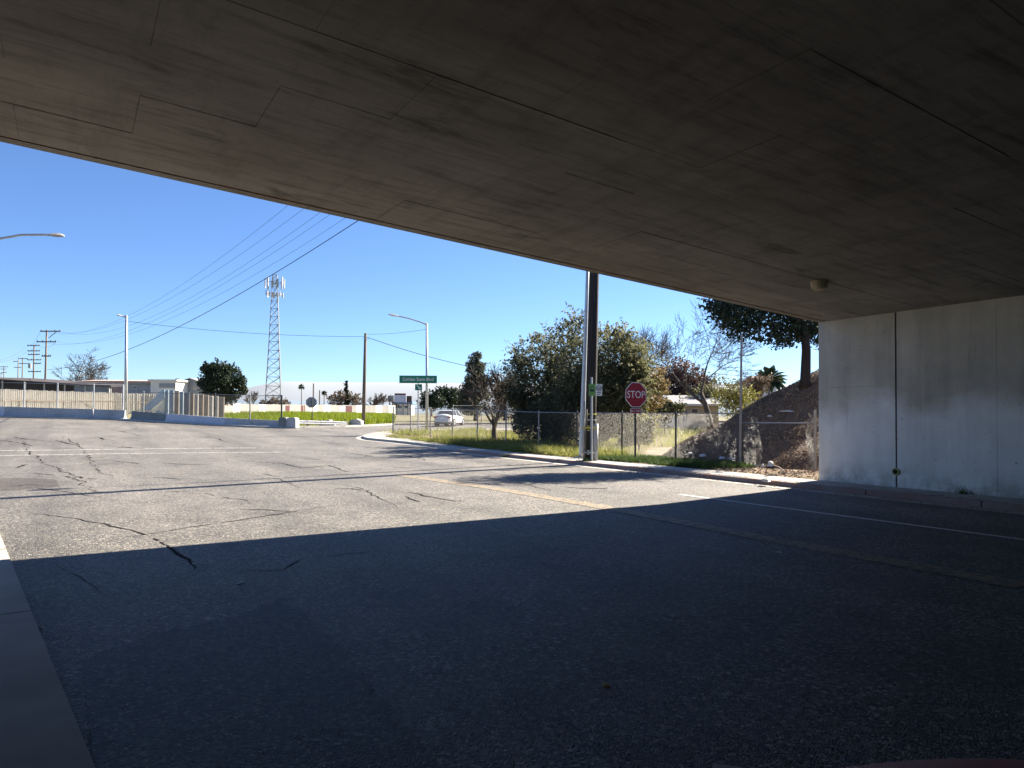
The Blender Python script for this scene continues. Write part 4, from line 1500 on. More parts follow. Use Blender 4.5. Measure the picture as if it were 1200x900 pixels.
ap = put('arrow_plate', plate(MX, rect(-w2, w2, -h2, h2), -0.01, 0.0), M['sign_green'], t)
AR = [(-0.62, 0.72), (-0.42, 0.82), (0.28, -0.12), (0.48, 0.14), (0.66, -0.66), (-0.12, -0.46), (0.10, -0.28)]
put('arrow', plate(MX, [(x * w2, y * h2) for x, y in AR], 0.002, 0.005), M['sign_white'], ap)


def lamp(b, top, arm, head, label, name='street_lamp', r=0.09, m='galv', group=None, headlen=0.8):
    t = thing(name, b, label, 'street lamp', group)
    put('pole', MB().tube([b - Vector((0, 0, 0.1)), b.lerp(top, 0.5), top], [r, r * 0.8, r * 0.6], 10), M[m], t, smooth=True)
    put('arm', MB().tube(arm, [r * 0.55] + [r * 0.42] * (len(arm) - 1), 8), M[m], t)
    d = (arm[-1] - arm[-2]).normalized()
    mb = MB()
    e = arm[-1]
    s = Vector((-d.y, d.x, 0)).normalized()
    prof = [(0.0, 0.05, 0.05), (0.2, 0.13, 0.08), (0.6, 0.16, 0.10), (0.9, 0.13, 0.07), (1.0, 0.05, 0.03)]
    ringv = []
    for f, hw, hz in prof:
        c = e + d * headlen * f
        ringv.append([c + s * hw, c + Vector((0, 0, hz)), c - s * hw, c - Vector((0, 0, hz * 0.6))])
    vs = [p for rg in ringv for p in rg]
    fs = [(3, 2, 1, 0), tuple(16 + k for k in range(4))]
    for i in range(4):
        for k in range(4):
            fs.append((i * 4 + k, i * 4 + (k + 1) % 4, i * 4 + 4 + (k + 1) % 4, i * 4 + 4 + k))
    mb.add(vs, fs)
    put('luminaire', mb, M['conduit'], t)
    return t


b = G(500.3, 506.0, KH)
Y = b.y
lamp(b, D(500, 379, Y), [D(500, 380.5, Y), D(493, 377.5, Y), D(482, 374, Y), D(472, 371.5, Y), D(468, 370.8, Y)], None, 'tall lamp post with a curved arm behind the street name sign', r=0.11)
b = G(147.2, 490.6, 0.1)
Y = b.y
lamp(b, D(148.2, 369.5, Y), [D(148, 371, Y), D(146, 371.2, Y - 0.1), D(143.5, 370.6, Y - 0.2)], None, 'pale lamp post standing behind the barrier, with a very short arm', r=0.16, headlen=0.45)
Y = 25.0
b = onground(-40, Y)
lamp(b, D(-38, 305, Y), [D(-38, 304, Y), D(-20, 288, Y), D(0, 279.6, Y), D(25, 275.2, Y), D(52, 275.0, Y), D(58, 275.4, Y)], None, 'curved lamp arm reaching in over the road near the deck edge', r=0.10, headlen=0.52)
b = onground(537, 190)
lamp(b, D(537, 455, 190), [D(537, 455.3, 190), D(533, 454, 190), D(531, 454, 190)], None, 'tiny distant lamp post just before the conifer', r=0.12, headlen=0.9)


# ------------------------------------------------------------------ utility poles and wires beyond
def line_pole(px, ytop, depth, arms, label, r=0.17, lean=0.0, trans=None, m='polewood', group='utility poles beyond the shed'):
    top = D(px, ytop, depth)
    b = Vector((top.x - lean, top.y, zg(top.x, top.y) + 0.1))
    t = thing('utility_pole', b, label, 'utility pole', group)
    put('pole', MB().tube([b - Vector((0, 0, 0.2)), top + Vector((0, 0, 0.15))], [r, r * 0.7], 8), M[m], t, smooth=True)
    for y, x0, x1 in arms:
        a, c = D(x0, y, depth - 0.2), D(x1, y, depth - 0.2)
        ar = put('crossarm', MB().bar(a, c, 0.14, 0.18), M[m], t)
        if depth < 160:
            for f in (0.04, 0.3, 0.7, 0.96):
                q = a.lerp(c, f) + Vector((0, 0, 0.09))
                put('insulator', MB().tube([q, q + Vector((0, 0, 0.14))], [0.06, 0.08], 6), M['darkpost'], ar)
    if trans:
        q = D(*trans, depth - 0.3)
        put('transformer', MB().tube([q - Vector((0, 0, 0.6)), q + Vector((0, 0, 0.6))], 0.4, 10), M['conduit'], t)
    return t


PD = 115.0
line_pole(54.8, 387.5, PD, [(388.2, 47.2, 71.2), (400.5, 43, 66), (417.3, 49, 60)], 'nearest wooden utility pole with two long crossarms, beside the wide bare tree', lean=0.15)
bpy.data.objects['utility_pole.001']['label'] = 'tallest of the far wooden utility poles, two long crossarms, by the wide bare tree'
a, c = D(57.0, 396, PD - 0.2), D(66, 389, PD - 0.2)
put('brace', MB().bar(a, c, 0.08, 0.08), M['polewood'], bpy.data.objects['utility_pole.001'])
line_pole(40, 404.6, 150, [(405, 32, 46.5), (411.2, 32.5, 47), (415.5, 33, 46.5), (421.7, 32, 48.5), (426, 40, 48), (435.5, 33, 48)], 'utility pole with six crossarms, second tallest of the far row')
line_pole(26.5, 419.5, 190, [(420.3, 21, 33), (426, 22, 35)], 'far utility pole carrying a dark transformer drum', trans=(35, 429))
line_pole(21.5, 422, 200, [(423.5, 15.5, 21), (430.5, 16.5, 25)], 'far utility pole with a one-sided crossarm, close to the transformer pole', m='bark_pale')
line_pole(4.6, 429.3, 235, [(429.8, 0, 9.5), (432.5, 0.5, 7.5), (436.5, 1.5, 8)], 'far utility pole with three short crossarms, shorter than the transformer pole')
line_pole(1.4, 437, 290, [(437.5, -1, 3)], 'smallest and farthest utility pole of the row')
b = G(425.7, 497.6, 0.1)
Y = b.y
tp = D(428.4, 390.5, Y)
lp_ = thing('leaning_pole', b, 'plain wooden pole leaning slightly at the edge of the green field', 'pole')
put('pole', MB().tube([b - Vector((0, 0, 0.2)), b.lerp(tp, 0.5), tp], [0.17, 0.15, 0.12], 10), M['polewood'], lp_, smooth=True)
put('bolt', MB().tube([tp - Vector((0, 0, 0.5)) + Vector((-0.2, 0, 0)), tp - Vector((0, 0, 0.5)) + Vector((0.35, 0, 0))], 0.025, 6), M['galv'], lp_)
PTOP = tp - Vector((0, 0, 0.3))


def wire(p0, p1, sag, r, label, group=None, n=28):
    pts = []
    for i in range(n + 1):
        s = i / n
        q = p0.lerp(p1, s)
        q.z -= 4 * sag * s * (1 - s)
        pts.append(q)
    o = put('wire', MB().tube(pts, r, 5), M['cable'], base=p0)
    return setp(o, label, 'wire', group)


def wire_fit(xs0, pix, left, r, label, group):
    """a hanging wire from the tarred pole to a far pole, through two seen points"""
    p1 = D(left[0], left[1], PD - 0.2)
    p0 = Vector((xs0[0], xs0[1], 0))
    s_z = []
    for px, py in pix:
        lo, hi = 0.0, 1.0
        for _ in range(40):
            s = (lo + hi) / 2
            q = p0.lerp(p1, s)
            e = D(px, py, q.y).x - q.x
            lo, hi = (s, hi) if e < 0 else (lo, s)
        q = p0.lerp(p1, s)
        s_z.append((s, D(px, py, q.y).z))
    s_z.append((1.0, p1.z))
    (sa, za), (sb, zb), (sc_, zc) = s_z
    d1, d2 = (zb - za) / (sb - sa), (zc - zb) / (sc_ - sb)
    k = (d2 - d1) / (sc_ - sa)
    z0 = za + d1 * (0 - sa) + k * (0 - sa) * (0 - sb)
    p0.z = z0
    wire(p0, p1, k / 4, r, label, group, 40)


G2 = 'thin power wires strung from the crossarms'
for k, (pix, left, z) in enumerate([([(331, 246), (150, 370)], (48, 388), 19.3), ([(346.5, 251.7), (150, 374)], (62, 388.5), 19.3), ([(367.5, 254.5), (150, 382)], (70.5, 388.5), 19.3),
                                    ([(380, 256), (150, 388)], (44, 400), 17.8), ([(395.5, 261.5), (150, 392)], (65, 400.5), 17.8)]):
    q = pol(min(z, 19.3)) + XD * (-1.4 + k * 0.6)
    wire_fit((q.x, q.y), pix, left, 0.010, ['topmost thin power wire of the five sweeping up to the deck edge', 'second thin power wire from the top of the five', 'middle one of the five thin power wires',
                                            'fourth thin power wire, just above the lowest thin one', 'lowest of the five thin power wires, next above the thick cable'][k], G2)
q = pol(14.0)
wire_fit((q.x, q.y), [(415, 261.5), (157, 407)], (55.5, 433), 0.028, 'thick dark telephone cable sweeping up past the lattice tower to the deck edge', None)
lp2 = D(150, 376.5, G(147.2, 490.6, 0.1).y)
wire(lp2, PTOP, 0.35, 0.016, 'thin wire from the short-armed lamp post to the leaning wooden pole')
wire(PTOP, D(640, 444, 60), 0.5, 0.024, 'dark cable dropping from the leaning wooden pole towards the conifer')
wire(PTOP + Vector((0, 0, 0.2)), D(499, 386, G(500.3, 506, KH).y), 0.1, 0.012, 'thin wire from the leaning wooden pole to the tall curved lamp post')
for k, (a, c) in enumerate((((47.5, 388), (33, 405)), ((43.5, 400.5), (33, 411)), ((66, 400.5), (46, 405)))):
    wire(D(*a, PD), D(*c, 150), 0.7, 0.018, ['wire between the two tallest far poles, from the upper crossarm', 'wire between the two tallest far poles, from the outer end of the lower crossarm', 'wire between the two tallest far poles, from the inner end of the lower crossarm'][k], 'wires between the far poles')
wire(D(33, 405, 150), D(-30, 425, 95), 1.0, 0.018, 'wire leaving the six-armed far pole from its top crossarm')
wire(D(33, 411, 150), D(-30, 418, 120), 1.5, 0.018, 'wire leaving the six-armed far pole from its second crossarm')

# ------------------------------------------------------------------ lattice tower with antennas
TD = 132.0
b = onground(321, TD, 0.1)
t = thing('lattice_tower', b, 'tall steel lattice tower with two rings of antenna panels', 'antenna tower')
ztop = D(321, 322, TD).z
wb, wt = 18.5 * TD / F, 5.0 * TD / F
cx0, cx1 = b.x, D(322.5, 322, TD).x
def leg(k, z):
    f = (z - b.z) / (ztop - b.z)
    w_ = wb + (wt - wb) * min(1, f / 0.92)
    c = cx0 + (cx1 - cx0) * f
    ang = (rad(192), rad(-18), rad(48))[k]
    R = w_ / 1.78
    return Vector((c + R * math.cos(ang) , b.y + R * math.sin(ang), z))
for k in range(3):
    put('leg', MB().tube([leg(k, b.z - 0.1), leg(k, b.z + (ztop - b.z) * 0.5), leg(k, ztop)], [0.13, 0.10, 0.07], 6), M['tower'], t)
mb = MB()
n = 17
zl = [b.z + (ztop - b.z) * (1 - (1 - i / n) ** 1.15) for i in range(n + 1)]
for i in range(n):
    for k in range(3):
        k2 = (k + 1) % 3
        mb.tube([leg(k, zl[i]), leg(k2, zl[i + 1])], 0.045, 4)
        mb.tube([leg(k2, zl[i]), leg(k, zl[i + 1])], 0.045, 4)
        mb.tube([leg(k, zl[i + 1]), leg(k2, zl[i + 1])], 0.04, 4)
put('bracing', mb, M['tower'], t, kind='stuff')
for y0, y1, nP, R in ((326, 337.5, 12, 1.7), (342, 349, 9, 1.5)):
    z0, z1 = D(321, y1, TD).z, D(321, y0, TD).z
    c = Vector((D(322, y0, TD).x, TD, (z0 + z1) / 2))
    mb = MB()
    mb.tube([c + Vector((R * math.cos(a), R * math.sin(a), 0)) for a in np.linspace(0, 6.283, 13)], 0.05, 5, False)
    for k in range(3):
        mb.tube([leg(k, c.z), c + Vector((R * math.cos(k * 2.1), R * math.sin(k * 2.1), 0))], 0.05, 5)
    put('antenna_ring', mb, M['tower'], t)
    for k in range(nP):
        a = 2 * math.pi * (k + 0.3 * rng.random()) / nP
        dz = rng.uniform(-0.25, 0.25)
        put('antenna_panel', MB().box(c + Vector((R * 1.03 * math.cos(a), R * 1.03 * math.sin(a), dz)), (0.14, 0.30, (z1 - z0) * rng.uniform(0.75, 1.0)), a), M['antenna'] if rng.random() < 0.6 else M['tower'], t)
put('whip', MB().tube([Vector((cx1, TD, ztop)), Vector((cx1 + 0.05, TD, ztop + 1.0))], 0.03, 5), M['tower'], t)

# ------------------------------------------------------------------ barriers and the boundary beyond the cross street
def top_at(px):
    return float(np.interp(px, (-300, 0, 100, 145, 152, 192, 262, 330), (470, 476.3, 479.3, 480.6, 481.6, 484.6, 489.6, 493.0)))


def barrier(x0, x1, m, label):
    y0, y1 = bd(x0) + 0.35, bd(x1) + 0.35
    a, c = D(x0 + 0.25, 480, y0), D(x1 - 0.25, 480, y1)
    base = Vector((a.x, a.y, zg(a.x, a.y) + 0.08))
    d = (c - a)
    d.z = 0
    d.normalize()
    s = Vector((-d.y, d.x, 0))
    mb = MB()
    prof = [(0.0, 0.0), (0.0, 0.12), (0.12, 0.32), (0.17, 1.0), (0.33, 1.0), (0.38, 0.32), (0.50, 0.12), (0.50, 0.0)]
    ends = []
    for p, px, yy in ((a, x0, y0), (c, x1, y1)):
        zb = zg(p.x, p.y) + 0.08
        zt = D(px, top_at(px), yy).z
        ends.append([Vector((p.x, p.y, zb + (zt - zb) * h)) + s * w_ for w_, h in prof])
    n = len(prof)
    mb.add(ends[0] + ends[1], [tuple(range(n)), tuple(reversed(range(n, 2 * n)))] + [((i + 1) % n, i, n + i, n + (i + 1) % n) for i in range(n)])
    o = put('concrete_barrier', mb, M[m], base=base)
    setp(o, label, 'barrier', 'concrete barriers along the cross street')


for x0, x1, m, lab in ((-150, -60, 'barrier', 'grey concrete barrier at the far end of the row, before the pale short one'), (-60, 4.5, 'barrier_blue', 'pale bluish concrete barrier just before the first grey one of the row'),
                       (4.5, 55, 'barrier', 'mid grey concrete barrier below the first board fence bay'), (55, 108, 'barrier', 'mid grey concrete barrier in the middle of the row of three grey ones'),
                       (108, 145, 'barrier', 'grey concrete barrier ending at the short-armed lamp post'), (152, 192.5, 'barrier_dark', 'dark patched concrete barrier just past the short-armed lamp post'),
                       (192.5, 262, 'barrier_blue', 'long bluish painted barrier in front of the corrugated sheets'), (262, 330, 'barrier', 'grey barrier at the green field, ending at the concrete block')):
    barrier(x0, x1, m, lab)
y = bd(336)
for x0, x1, yt, yb, m, lab in ((326.5, 335.2, 488.8, 501.5, 'barrier_dark', 'grey squat concrete block capping the end of the barrier'), (335.6, 346.5, 489.3, 501.3, 'barrier', 'pale broken concrete block beside the start of the guardrail')):
    a, c = D(x0, yt, y), D(x1, yb, y)
    bz = zg(a.x, a.y) + 0.02
    mb = MB()
    h = a.z - bz
    wv = c.x - a.x
    mb.prism([(a.x, y + 0.0, bz), (c.x, y, bz), (c.x - 0.02 * wv, y, bz + h * 0.93), (c.x - wv * 0.25, y, bz + h), (a.x + wv * 0.12, y, bz + h * 0.97), (a.x, y, bz + h * 0.8)], (0.05, 0.75, 0))
    setp(put('concrete_block', mb, M[m], base=(a.x, y, bz)), lab, 'concrete block')
# guardrail
t = thing('guardrail', G(347, 500.5, 0.1), 'low steel guardrail on short posts at the edge of the green field', 'guardrail')
P = []
for px, py in ((345, 494.6), (360, 494.9), (375, 495.3), (390, 495.7), (406, 496.2)):
    yy = bd(px) + 0.3
    P.append(D(px, py, yy))
for i in range(len(P) - 1):
    mb = MB()
    d = (P[i + 1] - P[i]).normalized()
    s = Vector((d.y, -d.x, 0))
    prof = [(0.0, 0.15), (0.06, 0.11), (0.06, 0.05), (0.0, 0.0), (0.06, -0.05), (0.06, -0.11), (0.0, -0.15), (-0.02, -0.15), (-0.02, 0.15)]
    vs = [q + s * x + Vector((0, 0, z)) for q in (P[i], P[i + 1]) for x, z in prof]
    n = len(prof)
    mb.add(vs, [(k, (k + 1) % n, n + (k + 1) % n, n + k) for k in range(n)] + [tuple(range(n)), tuple(reversed(range(n, 2 * n)))])
    put('rail', mb, M['galv'], t)
for q in P:
    put('post', MB().box((q.x, q.y + 0.12, (q.z + 0.2 + zg(q.x, q.y)) / 2), (0.15, 0.18, q.z + 0.2 - zg(q.x, q.y))), M['polewood'], t)
for px, py, s, lab in ((383.5, 494, 0.5, 'white block resting against the guardrail'), (416, 496.8, 0.55, 'pale chunk of concrete by the foot of the leaning pole')):
    p = D(px, py, bd(px) + 0.8)
    p.z = zg(p.x, p.y) + 0.1
    mb = MB()
    mb.prism([p + Vector(q) for q in ((-1.0 * s, 0, 0), (1.0 * s, 0, 0), (0.9 * s, 0, 0.7 * s), (0.2 * s, 0, 1.0 * s), (-0.8 * s, 0, 0.8 * s))], (0.1, 0.6, 0))
    setp(put('concrete_chunk', mb, M['stone'], base=p), lab, 'concrete')


def wallrun(px_y, dep, th=0.2, zb=0.0):
    """an upright wall whose top follows points of the photograph; DEP gives its distance"""
    mb = MB()
    for (x0, y0), (x1, y1) in zip(px_y[:-1], px_y[1:]):
        a, c = D(x0, y0, dep(x0)), D(x1, y1, dep(x1))
        za, zc = zg(a.x, a.y) + zb, zg(c.x, c.y) + zb
        mb.hexa([Vector((a.x, a.y, za)), Vector((c.x, c.y, zc)), Vector((c.x, c.y + th, zc)), Vector((a.x, a.y + th, za)),
                 a, c, c + Vector((0, th, 0)), a + Vector((0, th, 0))])
    return mb


# board fence
dep = lambda px: bd(px) + 3.0 + (px + 110) * 0.13
t = thing('board_fence', onground(60, dep(60)), 'pale weathered board fence behind the chain-link, with uneven board tops', 'fence')
mb, mg = MB(), MB()
px = -110.0
while px < 182:
    wpx = rng.uniform(2.0, 2.6)
    yt = 455.8 + max(px, -60) * 0.034 + rng.uniform(-0.5, 0.5)
    yy = dep(px)
    a, c = D(px + 0.08, yt, yy + rng.uniform(0, 0.05)), D(px + wpx - 0.08, yt, yy)
    zb = zg(a.x, a.y)
    (mb if rng.random() < 0.75 else mg).box(((a.x + c.x) / 2, a.y, (a.z + zb) / 2), (c.x - a.x, 0.03, a.z - zb))
    px += wpx
put('boards', mb, M['plank'], t, kind='stuff')
put('grey_boards', mg, M['plank_grey'], t, kind='stuff')
rl = [D(q, 469.3 + q * 0.012, dep(q) - 0.06) for q in (-110, 0, 90, 182)]
mb = MB()
for a, c in zip(rl[:-1], rl[1:]):
    mb.bar(a, c, 0.05, 0.12)
put('rail', mb, M['polewood'], t)
mb = MB()
for q in np.arange(-100, 180, 8.7):
    a = D(q, 470, dep(q) - 0.05)
    mb.box((a.x, a.y, (a.z + zg(a.x, a.y)) / 2), (0.09, 0.05, a.z - zg(a.x, a.y)))
put('stakes', mb, M['polewood'], t, kind='stuff')

# corrugated sheets and leaning panels
dep = lambda px: bd(px) + 4.0
t = thing('corrugated_fence', onground(225, dep(225)), 'fence of upright corrugated sheets in blue, grey and tan', 'fence')
px = 193.0
k = 0
while px < 262:
    wpx = rng.choice((5.0, 6.0, 7.0))
    yt = np.interp(px, (193, 262), (456.5, 466)) + rng.uniform(-0.6, 0.6)
    yy = dep(px)
    a, c = D(px, yt, yy), D(px + wpx, yt, yy)
    zb = zg(a.x, a.y)
    mb = MB()
    n = 10
    vs = []
    for i in range(n + 1):
        f = i / n
        q = a.lerp(c, f) + Vector((0, 0.03 * math.cos(i * math.pi), 0))
        vs += [Vector((q.x, q.y, zb)), q, q + Vector((0, 0.01, 0)), Vector((q.x, q.y + 0.01, zb))]
    fs = []
    for i in range(n):
        for j in range(4):
            fs.append((i * 4 + j, i * 4 + (j + 1) % 4, i * 4 + 4 + (j + 1) % 4, i * 4 + 4 + j))
    mb.add(vs, fs)
    m = ('sheet_blue', 'sheet_blue', 'sheet_tan', 'sheet_blue', 'wall_grey', 'sheet_tan', 'plank_grey', 'sheet_tan', 'sheet_tan', 'plank', 'plank_grey', 'sheet_tan', 'plank')[k % 13]
    put('sheet', mb, M[m], t)
    px += wpx + 0.1
    k += 1
yy = bd(180) + 3.0
for poly, m, lab, dy in (([(164.5, 480.5), (181, 466), (189.5, 457), (193, 456.5), (193, 466), (176, 481)], 'sheet_blue', 'leaning pale blue sheet at the start of the corrugated fence', 0.0),
                         ([(176, 482), (193, 466.3), (193, 482.5)], 'plank', 'tan triangular panel leaning under the pale blue sheet', 0.3)):
    P = [D(q[0], q[1], yy + dy) for q in poly]
    setp(put('leaning_sheet', MB().prism(P, (0.0, 0.05, 0)), M[m], base=P[0]), lab, 'sheet')

# pale block wall with painted-over patches
dep = lambda px: 86 + (px - 262) * 0.31
t = thing('block_wall', onground(360, dep(360)), 'long pale block wall with maroon and grey painted patches behind the green field', 'wall')
pxs = list(np.arange(258, 470, 7.6))
for i in range(len(pxs) - 1):
    x0, x1 = pxs[i] + 0.06, pxs[i + 1] - 0.06
    y0 = np.interp(x0, (258, 300, 465), (472.6, 473.8, 475.3)) + rng.uniform(-0.25, 0.25)
    put('wall_bay', wallrun([(x0, y0), (x1, y0 + 0.05)], dep), M['block'] if rng.random() < 0.8 else M['wall_white'], t)
for x0, x1, y0, m in ((334.5, 339.5, 475.2, 'maroon'), (339.7, 341, 475.4, 'wall_pink'), (352.6, 355.6, 475, 'maroon'), (356.4, 357.4, 475, 'maroon'), (360, 362.4, 474.8, 'greypaint'), (371.5, 373, 475.4, 'greypaint'),
                      (382.5, 384.6, 475.6, 'greypaint'), (386, 387.6, 475.6, 'greypaint'), (397.4, 405, 475.4, 'greypaint'), (405, 412.6, 475.7, 'maroon')):
    put('painted_patch', wallrun([(x0, y0), (x1, y0)], lambda q: dep(q) - 0.03, 0.02, 0.05), M[m], t)

# ------------------------------------------------------------------ buildings
def building(px0, px1, yt, depth, th, m, label, name='building', cat='building', roof=None, windows=(), wm='glass', door=None, over=0.3, group=None, extra=()):
    a, c = D(px0, yt, depth), D(px1, yt, depth)
    zb = min(zg(a.x, a.y), zg(c.x, c.y))
    base = Vector(((a.x + c.x) / 2, depth, zb))
    t = thing(name, base, label, cat, group)
    cx, wd = (a.x + c.x) / 2, c.x - a.x
    wl = put('wall', MB().box((cx, depth + th / 2, (a.z + zb) / 2), (wd, th, a.z - zb)), M[m], t)
    if roof:
        kind, rm, rise = roof
        if kind == 'flat':
            put('roof', MB().box((cx, depth + th / 2, a.z + rise / 2 + 0.003), (wd + 2 * over, th + 2 * over, rise)), M[rm], t)
        else:
            e = over
            z = a.z + 0.003
            mb = MB()
            if kind == 'gable_x':     # ridge along the picture
                prof = [(depth - e, z), (depth + th / 2, z + rise), (depth + th + e, z), (depth + th + e, z - 0.12), (depth + th / 2, z + rise - 0.14), (depth - e, z - 0.12)]
                mb.prism([(cx - wd / 2 - e, q[0], q[1]) for q in prof], (wd + 2 * e, 0, 0))
            else:
                prof = [(cx - wd / 2 - e, z), (cx, z + rise), (cx + wd / 2 + e, z), (cx + wd / 2 + e, z - 0.12), (cx, z + rise - 0.14), (cx - wd / 2 - e, z - 0.12)]
                mb.prism([(q[0], depth - e, q[1]) for q in prof], (0, th + 2 * e, 0))
                put('gable', MB().prism([(cx - wd / 2, depth + 0.01, z - 0.05), (cx + wd / 2, depth + 0.01, z - 0.05), (cx, depth + 0.01, z + rise - 0.16)], (0, 0.1, 0)), M[m], t)
            put('roof', mb, M[rm], t)
    for (wx0, wy0, wx1, wy1) in windows:
        p, q = D(wx0, wy0, depth), D(wx1, wy1, depth)
        f = put('window', MB().box(((p.x + q.x) / 2, depth - 0.02, (p.z + q.z) / 2), (q.x - p.x, 0.06, p.z - q.z)), M['roof_white'], t)
        put('pane', MB().box(((p.x + q.x) / 2, depth - 0.06, (p.z + q.z) / 2), (q.x - p.x - 0.12, 0.04, p.z - q.z - 0.12)), M[wm], f)
    if door:
        p, q = D(door[0], door[1], depth), D(door[2], door[1], depth)
        put('door', MB().box(((p.x + q.x) / 2, depth - 0.03, (p.z + zb) / 2), (q.x - p.x, 0.08, p.z - zb)), M['roof_grey'], t)
    for nm, x0, y0, x1, y1, em, dy in extra:
        p, q = D(x0, y0, depth), D(x1, y1, depth)
        put(nm, MB().box(((p.x + q.x) / 2, depth - dy, (p.z + q.z) / 2), (q.x - p.x, 0.25, p.z - q.z)), M[em], t)
    return t


# long open shed
dep = lambda px: bd(px) + 48
t = thing('long_shed', onground(60, dep(60)), 'long open-fronted shed with a thin dark roof edge behind the board fence', 'shed')
RY = [(-140, 441), (0, 444.2), (65, 448.3), (130, 451.8)]
put('back_wall', wallrun([(x, y + 1.4) for x, y in RY[:3]] + [(88, 451.4)], lambda q: dep(q) + 5), M['roof_dark'], t)  # dark colour stands for the shade inside the open front
put('grey_wall', wallrun([(87, 451.4), (130, 453.4)], lambda q: dep(q) + 0.6), M['wall_grey'], t)
mb = MB()
for (x0, y0), (x1, y1) in zip(RY[:-1], RY[1:]):
    a, c = D(x0, y0, dep(x0)), D(x1, y1, dep(x1))
    o, h = Vector((0, 7, 0.5)), Vector((0, 0, -0.22))
    mb.hexa([a + h, c + h, c + o + h, a + o + h, a, c, c + o, a + o])
put('roof', mb, M['roof_dark'], t)
for px in (-60, -20, 3, 30, 52, 76, 100, 128):
    a = D(px, np.interp(px, [q[0] for q in RY], [q[1] for q in RY]) + 1.5, dep(px) + 0.3)
    put('column', MB().box((a.x, a.y, (a.z + zg(a.x, a.y)) / 2), (0.16, 0.16, a.z - zg(a.x, a.y))), M['plank_grey'], t)
building(96, 177, 446.2, 124, 9, 'wall_pink', 'long low pinkish building with a pale roof behind the shed', roof=('gable_x', 'wall_pink', 0.35), windows=[(x, 447.8, x + 4.5, 451) for x in (104, 114, 124, 134, 158, 166)])
building(176.5, 206, 446.5, 108, 8, 'wall_white', 'white stucco building with a low roof and roof vent behind the corrugated fence', roof=('flat', 'roof_white', 0.25),
         windows=[(187, 449, 190, 453), (196, 449, 199, 453)], extra=(('roof_vent', 195, 442.5, 199, 444.6, 'roof_dark', -3), ('scrawl_band', 187, 449.2, 206, 454.4, 'greypaint', 0.0)))
building(206, 240, 449.5, 112, 8, 'wall_grey', 'dark-walled building with a low gabled grey roof beside the round tree', roof=('gable_y', 'roof_grey', 0.9), windows=[(214, 452, 219, 456), (227, 452, 231, 456)])
building(150, 177, 450, 109, 3, 'greypaint', 'low bluish grey outbuilding just behind the lamp post', roof=('flat', 'roof_grey', 0.15), windows=[(155, 452, 160, 456)])
# beige house and neighbours beyond the right-hand fence
hz = 58.0
building(795, 842, 474.2, hz, 9, 'wall_beige', 'beige stucco house with a white roof edge beyond the yard', name='house', cat='house', roof=('gable_x', 'roof_grey', 0.9), windows=[(809.5, 478.6, 818, 484.4), (826, 479, 832, 485)], door=(801, 480, 805), over=0.45,
         extra=(('roof_edge', 793, 473.3, 844, 475.8, 'roof_white', 0.62), ('cooler_box', 826.5, 461.5, 832, 466.5, 'antenna', -3),))
building(748, 800, 477, 68, 9, 'wall_white', 'pale house with a wide grey shingle roof under the reddish tree', name='house', cat='house', roof=('gable_x', 'roof_grey', 1.7), windows=[(756, 480, 763, 486), (775, 480, 782, 486)], over=0.6)
building(893, 910, 446.5, 88, 8, 'wall_white', 'white house just showing over the crest of the embankment', name='house', cat='house', roof=('gable_x', 'wall_pink', 0.8), windows=[(897, 449, 901, 453)])
building(462, 482, 473.4, 185, 6, 'wall_white', 'small white shop with a blue canopy under the billboards', cat='shop', roof=('flat', 'blue', 0.7), windows=[(466, 475.5, 471, 478), (474, 475.5, 479, 478)])


def billboard(x0, x1, y0, y1, depth, m, label, cap=None):
    a, c = D(x0, y0, depth), D(x1, y1, depth)
    b = Vector(((a.x + c.x) / 2, depth, zg(a.x, a.y)))
    t = thing('billboard', b, label, 'billboard', 'distant billboards')
    put('panel', MB().box(((a.x + c.x) / 2, depth, (a.z + c.z) / 2), (c.x - a.x, 0.3, a.z - c.z)), M[m], t)
    if cap:
        put('top_panel', MB().box(((a.x + c.x) / 2, depth, a.z + 0.25), ((c.x - a.x) * 0.92, 0.3, 0.42)), M[cap], t)
    for f in (0.25, 0.75):
        x = a.x + (c.x - a.x) * f
        put('post', MB().tube([(x, depth + 0.2, b.z), (x, depth + 0.2, a.z - 0.1)], 0.15, 6), M['darkpost'], t)


billboard(462, 476, 463.2, 471.5, 172, 'billboard', 'pale lilac billboard with a maroon strip along its top', 'maroon')
billboard(455, 461.6, 463.5, 471, 176, 'greypaint', 'small grey-blue billboard beside the pale lilac one')
billboard(476.4, 482.5, 464, 471.2, 176, 'roof_dark', 'small dark billboard between the pale lilac one and the street sign post')

# sign seen from behind, thin distant poles
b = G(366, 494.2, 0.1)
b = onground(365.8, bd(366) + 3.0, 0.1)
t = thing('road_sign', b, 'grey back of an octagonal road sign on a thin post before the block wall', 'road sign')
c = D(364.6, 471.5, b.y)
put('post', MB().tube([b - Vector((0, 0, 0.1)), Vector((b.x, b.y, c.z + 0.3))], 0.05, 6), M['darkpost'], t)
MX = facing(c + Vector((0, 0.08, 0)), rad(20))
put('sign_plate', plate(MX, octagon(6.6 * b.y / F), -0.01, 0.01), M['greypaint'], t)
for px, y0, dd, lab in ((367.4, 449.3, 140, 'thin dark pole standing just behind the grey sign back'), (374.6, 457.2, 160, 'short thin pole between the grey sign back and the shorter palm')):
    top = D(px, y0, dd)
    b = Vector((top.x, top.y, zg(top.x, top.y)))
    setp(put('distant_pole', MB().tube([b, top], [0.16, 0.12], 6), M['polewood'], base=b), lab, 'pole')

